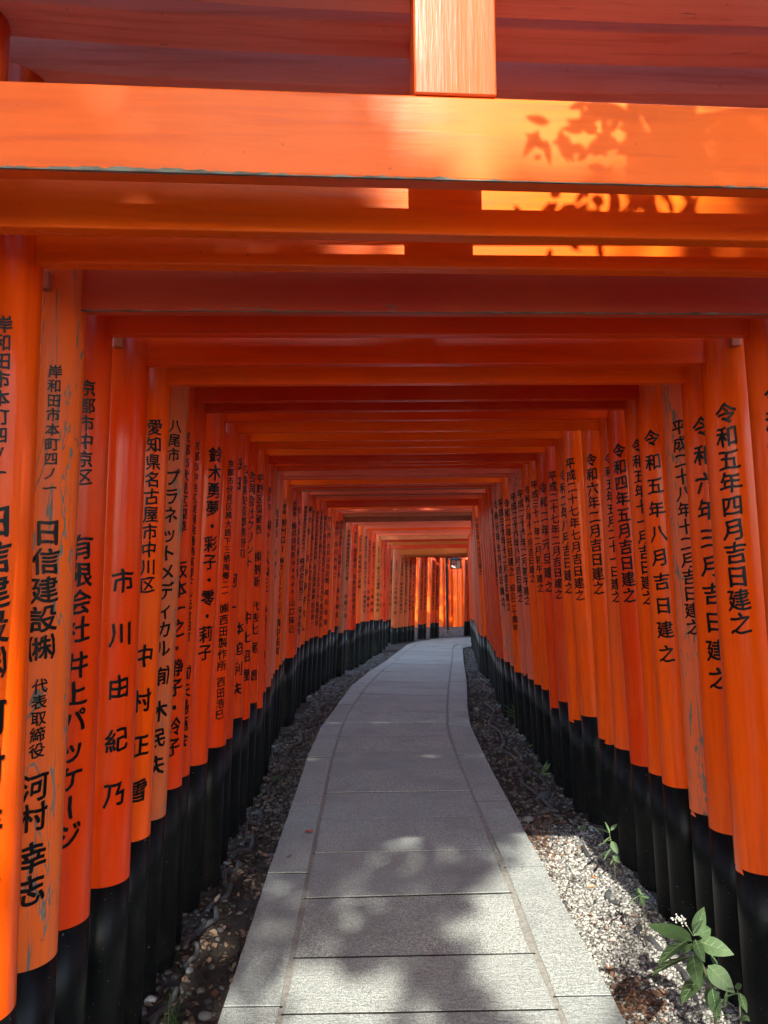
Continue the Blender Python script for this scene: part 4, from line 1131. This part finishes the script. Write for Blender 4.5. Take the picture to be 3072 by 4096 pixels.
def bar(x0, x1, y0, y1, z0, z1, nm, mat=M_DARKMETAL):
    link(nm, bm_mesh(nm, box_bm(l0.x + x0, l0.x + x1, l0.y + y0, l0.y + y1, l0.z + z0, l0.z + z1, .002), mat), ln)
for s in (-1, 1):
    for t in (-1, 1): bar(s * hw - .012, s * hw + .012, t * .1 - .012, t * .1 + .012, -hh, hh, 'corner_bar')
bar(-.010, .010, -.112, -.090, -hh, hh, 'middle_bar')
bar(-hw - .02, hw + .02, -.12, .12, -hh - .02, -hh, 'bottom_frame'); bar(-hw - .02, hw + .02, -.12, .12, hh, hh + .02, 'top_frame')
for s in (-1, 1):
    bar(min(s * .012, s * (hw - .014)), max(s * .012, s * (hw - .014)), -.1, -.094, -hh, hh, 'paper_panel', M_PAPER)
vs = [(-.22, -.2, hh + .02), (.22, -.2, hh + .02), (.22, .2, hh + .02), (-.22, .2, hh + .02), (-.05, -.03, hh + .10), (.05, -.03, hh + .10), (.05, .03, hh + .10), (-.05, .03, hh + .10)]
vs = [(x + l0.x, y + l0.y, z + l0.z) for x, y, z in vs]
mesh_obj('lantern_roof', vs, [(0, 3, 2, 1), (4, 5, 6, 7), (0, 1, 5, 4), (1, 2, 6, 5), (2, 3, 7, 6), (3, 0, 4, 7)], M_DARKMETAL, ln)
mr = simple_mat('red_emblem', (.5, .03, .02), (.6, .05, .03), 5, .6, .05, .001)
cxl = l0.x - .072
mesh_obj('emblem', [(cxl, l0.y - .104, l0.z + .05), (cxl + .035, l0.y - .104, l0.z), (cxl, l0.y - .104, l0.z - .05), (cxl - .035, l0.y - .104, l0.z)], [(0, 3, 2, 1)], mr, ln)
# ------------------------------------------------------------------ trees
def crown_mesh(name, pts, size, mat):
    n = len(pts); q = np.array([(-.5, -.0, 0), (0, -.5, .06), (.5, 0, 0), (0, .5, .06)]) ; q[:, 1] *= 1.0
    d = nrng.normal(size=(n, 3)); d /= np.linalg.norm(d, axis=1)[:, None]
    d[:, 2] = np.abs(d[:, 2]) + .3; d /= np.linalg.norm(d, axis=1)[:, None]
    a = np.cross(d, nrng.normal(size=(n, 3))); a /= np.linalg.norm(a, axis=1)[:, None]; b = np.cross(d, a)
    s = size * nrng.uniform(.6, 1.3, n)
    V = pts[:, None, :] + a[:, None, :] * (q[None, :, 0:1] * s[:, None, None]) + b[:, None, :] * (q[None, :, 1:2] * .55 * s[:, None, None]) + d[:, None, :] * (q[None, :, 2:3] * s[:, None, None])
    V = V.reshape(-1, 3); me = bpy.data.meshes.new(name); me.vertices.add(len(V)); me.vertices.foreach_set('co', V.ravel().astype('f4'))
    me.loops.add(4 * n); me.loops.foreach_set('vertex_index', np.arange(4 * n, dtype='i4')); me.polygons.add(n)
    me.polygons.foreach_set('loop_start', (np.arange(n) * 4).astype('i4')); me.update(calc_edges=True); me.materials.append(mat); return me
def clump_points(n, centre, rad, nclump, seed, cl=.9):
    r = np.random.default_rng(seed); c = r.normal(size=(nclump, 3)); c /= np.linalg.norm(c, axis=1)[:, None]
    c = c * (r.uniform(.25, 1, nclump) ** .5)[:, None] * np.array(rad) + np.array(centre)
    k = r.integers(0, nclump, n); p = r.normal(size=(n, 3)) * cl * np.array((1, 1, .7)) * r.uniform(.5, 1.1, (nclump, 1))[k]
    return c[k] + p, c
def tree_mesh_set(seed, H=11.0, spread=3.2, n=4200, size=.34):
    pts, c = clump_points(n, (0, 0, H * .66), (spread, spread, H * .30), 26, seed, .75)
    crown = crown_mesh('crown', pts, size, M_CROWN)
    r = random.Random(seed); segs = [(Vector((0, 0, -.3)), .26), (Vector((.1, 0, H * .2)), .21), (Vector((.15, .1, H * .42)), .17), (Vector((0, .2, H * .65)), .10), (Vector((.1, .1, H * .85)), .04)]
    parts = [tube([s[0] for s in segs], [s[1] for s in segs], 9)]
    for k in range(11):
        t = .35 + .5 * k / 11; base = segs[1][0].lerp(segs[4][0], (t - .2) / .8); e = Vector(c[(k * 2) % len(c)])
        m = base.lerp(e, .5) + Vector((0, 0, .3)); parts.append(tube([base, m, e], [.07, .045, .015], 6))
    vs, fs = merge(parts); me = bpy.data.meshes.new('trunk'); me.from_pydata([tuple(v) for v in vs], [], fs); me.materials.append(M_BARK)
    return crown, me
SETS = [tree_mesh_set(101), tree_mesh_set(202, 12.5, 3.6, 4600)]
def tree(x, y, k, rot, sc, label, name='forest_tree', lean=0.0):
    crown, trunk = SETS[k]
    M = Matrix.Translation((x, y, zg(x, min(max(y, .2), 30)))) @ Matrix.Rotation(rot, 4, 'Z') @ Matrix.Scale(sc, 4)
    e = empty(name, M); link('trunk', trunk, e, M); link('crown', crown, e, Matrix.Translation((lean, 0, 0)) @ M)
    props(e, label, 'tree', 'trees of the wood around the gates'); return e
spots = []
for side in (-1, 1):
    for k in range(4):
        spots.append((side * (3.7 + .9 * ((k * 7) % 3)) + .3 * (k > 3), 1.5 + k * 5.2 + (side > 0) * 1.7, side))
for k, (x, y, s) in enumerate(spots):
    tree(x, y, k % 2, k * 1.7, .82 + .12 * ((k * 5) % 4) / 3, f'leafy tree outside the {"left" if s < 0 else "right"} row of pillars, {ordinal(k // 1 % 6 + 1)} from the front')
for k, (x, y) in enumerate([(-3.5, 31.5), (.2, 33.5), (4.5, 32.0), (9, 30), (-8, 33)]):
    tree(x, y, k % 2, k * 2.1, 1.0, f'tree behind the second row of gates, {ordinal(k + 1)} of five')

# the tree behind the photographer whose broken shade falls on the first gates and slabs
se, ce = math.sin(SUN_EL), math.cos(SUN_EL)
nvec = np.array((0, se, ce)); sv = np.array(TO_SUN)
def shade_density(X, q):
    """how much foliage stands between the sun and this line of light"""
    d = 1.0
    def blob(cx_, cq, rx, rq, v):
        return max(0, 1 - ((X - cx_) / rx) ** 2 - ((q - cq) / rq) ** 2) ** .5 * v
    d -= blob(1.02, 2.45, .30, .46, 1.8)      # gravel patch on the right
    d -= blob(.70, 2.00, .34, .55, 1.5)       # slab patch
    d -= blob(-.20, 1.78, .45, .20, 1.0)
    d -= blob(.29, 3.06, .50, .26, 1.9)        # tie beam, right of middle
    d -= blob(-1.10, 1.95, .30, 1.1, 1.6)       # left pillars
    d -= blob(1.22, 2.4, .28, 1.1, 1.4)       # right pillars
    if X < .02 and q > 2.62 and q < 3.5: d += .9
    return max(0, min(1.8, d))
pts = []
rg = np.random.default_rng(5)
while len(pts) < 29000:
    X = rg.uniform(-3.4, 3.4); q = rg.uniform(-.2, 5.2)
    if rg.uniform() > (shade_density(X, q) ** 1.3) / 2.15: continue
    Lr = rg.uniform(9.0, 12.5)
    p = np.array((X, 0, 0)) + nvec * q + sv * Lr
    pts.append(p)
pts = np.array(pts)
cme = crown_mesh('crown', pts, .165, M_CROWN)
e = empty('shade_tree', Matrix.Translation((-1.6, -10.2, 0)))
link('crown', cme, e)
segs = [(-1.6, -10.2, -.3), (-1.5, -10.1, 2.2), (-1.2, -9.9, 4.2), (-.6, -9.6, 6.2), (.1, -9.4, 7.6), (.6, -9.2, 8.8)]
prt = [tube(segs, [.3, .25, .2, .14, .09, .04], 10)]
for k in range(9):
    t = pts[k * 700]; b0_ = Vector(segs[2 + k % 3]); prt.append(tube([b0_, b0_.lerp(Vector(t), .5) + Vector((0, 0, .3)), Vector(t)], [.06, .035, .012], 6))
vs, fs = merge(prt); mesh_obj('trunk', vs, fs, M_BARK, e, True)
props(e, 'broadleaf tree standing behind the viewpoint that dapples the first gates', 'tree')
# unseen leaf sheets on trunks, added to keep direct sun off the far tunnel
for ti, (q0, q1, tx, ty) in enumerate(((5.2, 8.4, -4.4, -6.5), (8.4, 11.6, 4.9, -4.0), (11.6, 14.4, -5.2, -1.5))):
    n_ = 6500; X = rg.uniform(-3.2, 3.9, n_); q = rg.uniform(q0 - .1, q1 + .1, n_); Lr = rg.uniform(10.0, 13.5, n_)
    P_ = np.stack([X, 0 * X, 0 * X], 1) + nvec[None, :] * q[:, None] + sv[None, :] * Lr[:, None]
    e = empty('sun_block_tree', Matrix.Translation((tx, ty, 0))); link('crown', crown_mesh('crown', P_, .34, M_CROWN), e)
    c_ = Vector(P_.mean(axis=0)); b0_ = Vector((tx, ty, -.3)); prt = [tube([b0_, b0_ + Vector((0, 0, 5)), b0_.lerp(c_, .55) + Vector((0, 0, 2.5)), c_], [.36, .28, .18, .07], 10)]
    for k in range(8):
        t = Vector(P_[k * 300]); prt.append(tube([c_, c_.lerp(t, .5) + Vector((0, 0, .2)), t], [.09, .05, .02], 6))
    vs, fs = merge(prt); mesh_obj('trunk', vs, fs, M_BARK, e, True)
    props(e, f'unseen tree added behind the viewpoint to block sun, {ordinal(ti + 1)} of three by height', 'tree')
# wooded slope behind it closes the low sky
for k, (x, y) in enumerate([(-7, -8), (-5.5, -3), (5.5, -4), (7.5, -9.5), (-4.2, -15), (4.8, -15.5)]):
    tree(x, y, k % 2, k * 1.1 + .4, 1.0, f'tree behind the viewpoint, {ordinal(k + 1)} of six around the clearing')
# leafy branch above the first gate: its shadow lies crisp on the tie beam
bc = np.array((.50, 1.46, 2.50)) + sv * 1.0
br = empty('overhanging_branch', Matrix.Translation(bc)); props(br, 'leafy branch hanging above the right end of the first gate', 'branch')
rr = random.Random(8)
tw = [V3(bc + sv * 2.2) + Vector((1.0, 0, .3)), V3(bc + sv * 1.2) + Vector((.35, 0, .1)), V3(bc + sv * .35) + Vector((.12, 0, .04)), V3(bc) + Vector((-.08, 0, -.05))]
vs, fs = tube(tw, [.02, .014, .008, .003], 6); mesh_obj('stem', vs, fs, M_BARK, br, True)
parts_ = []
for k in range(300):
    t = rr.uniform(.60, 1); i = min(int(t * 3), 2); b_ = tw[i].lerp(tw[i + 1], t * 3 - i)
    b_ = b_ + Vector((rr.gauss(0, .06), rr.gauss(0, .08), rr.gauss(0, .065)))
    d = Vector((rr.uniform(-1, .6), rr.uniform(-.5, .5), rr.uniform(-.9, .6))).normalized(); L = rr.uniform(.028, .072)
    y = d; x = y.cross(Vector((rr.uniform(-.4, .4), -.8, .5))).normalized(); z = x.cross(y)
    v0, f0 = leaf_shape(L, L * .2, 4, .2, .2, .2)
    parts_.append(([b_ + x * p[0] + y * p[1] + z * p[2] for p in v0], f0))
vs, fs = merge(parts_); props(mesh_obj('leaves', vs, fs, M_CROWN, br, True), kind='stuff')
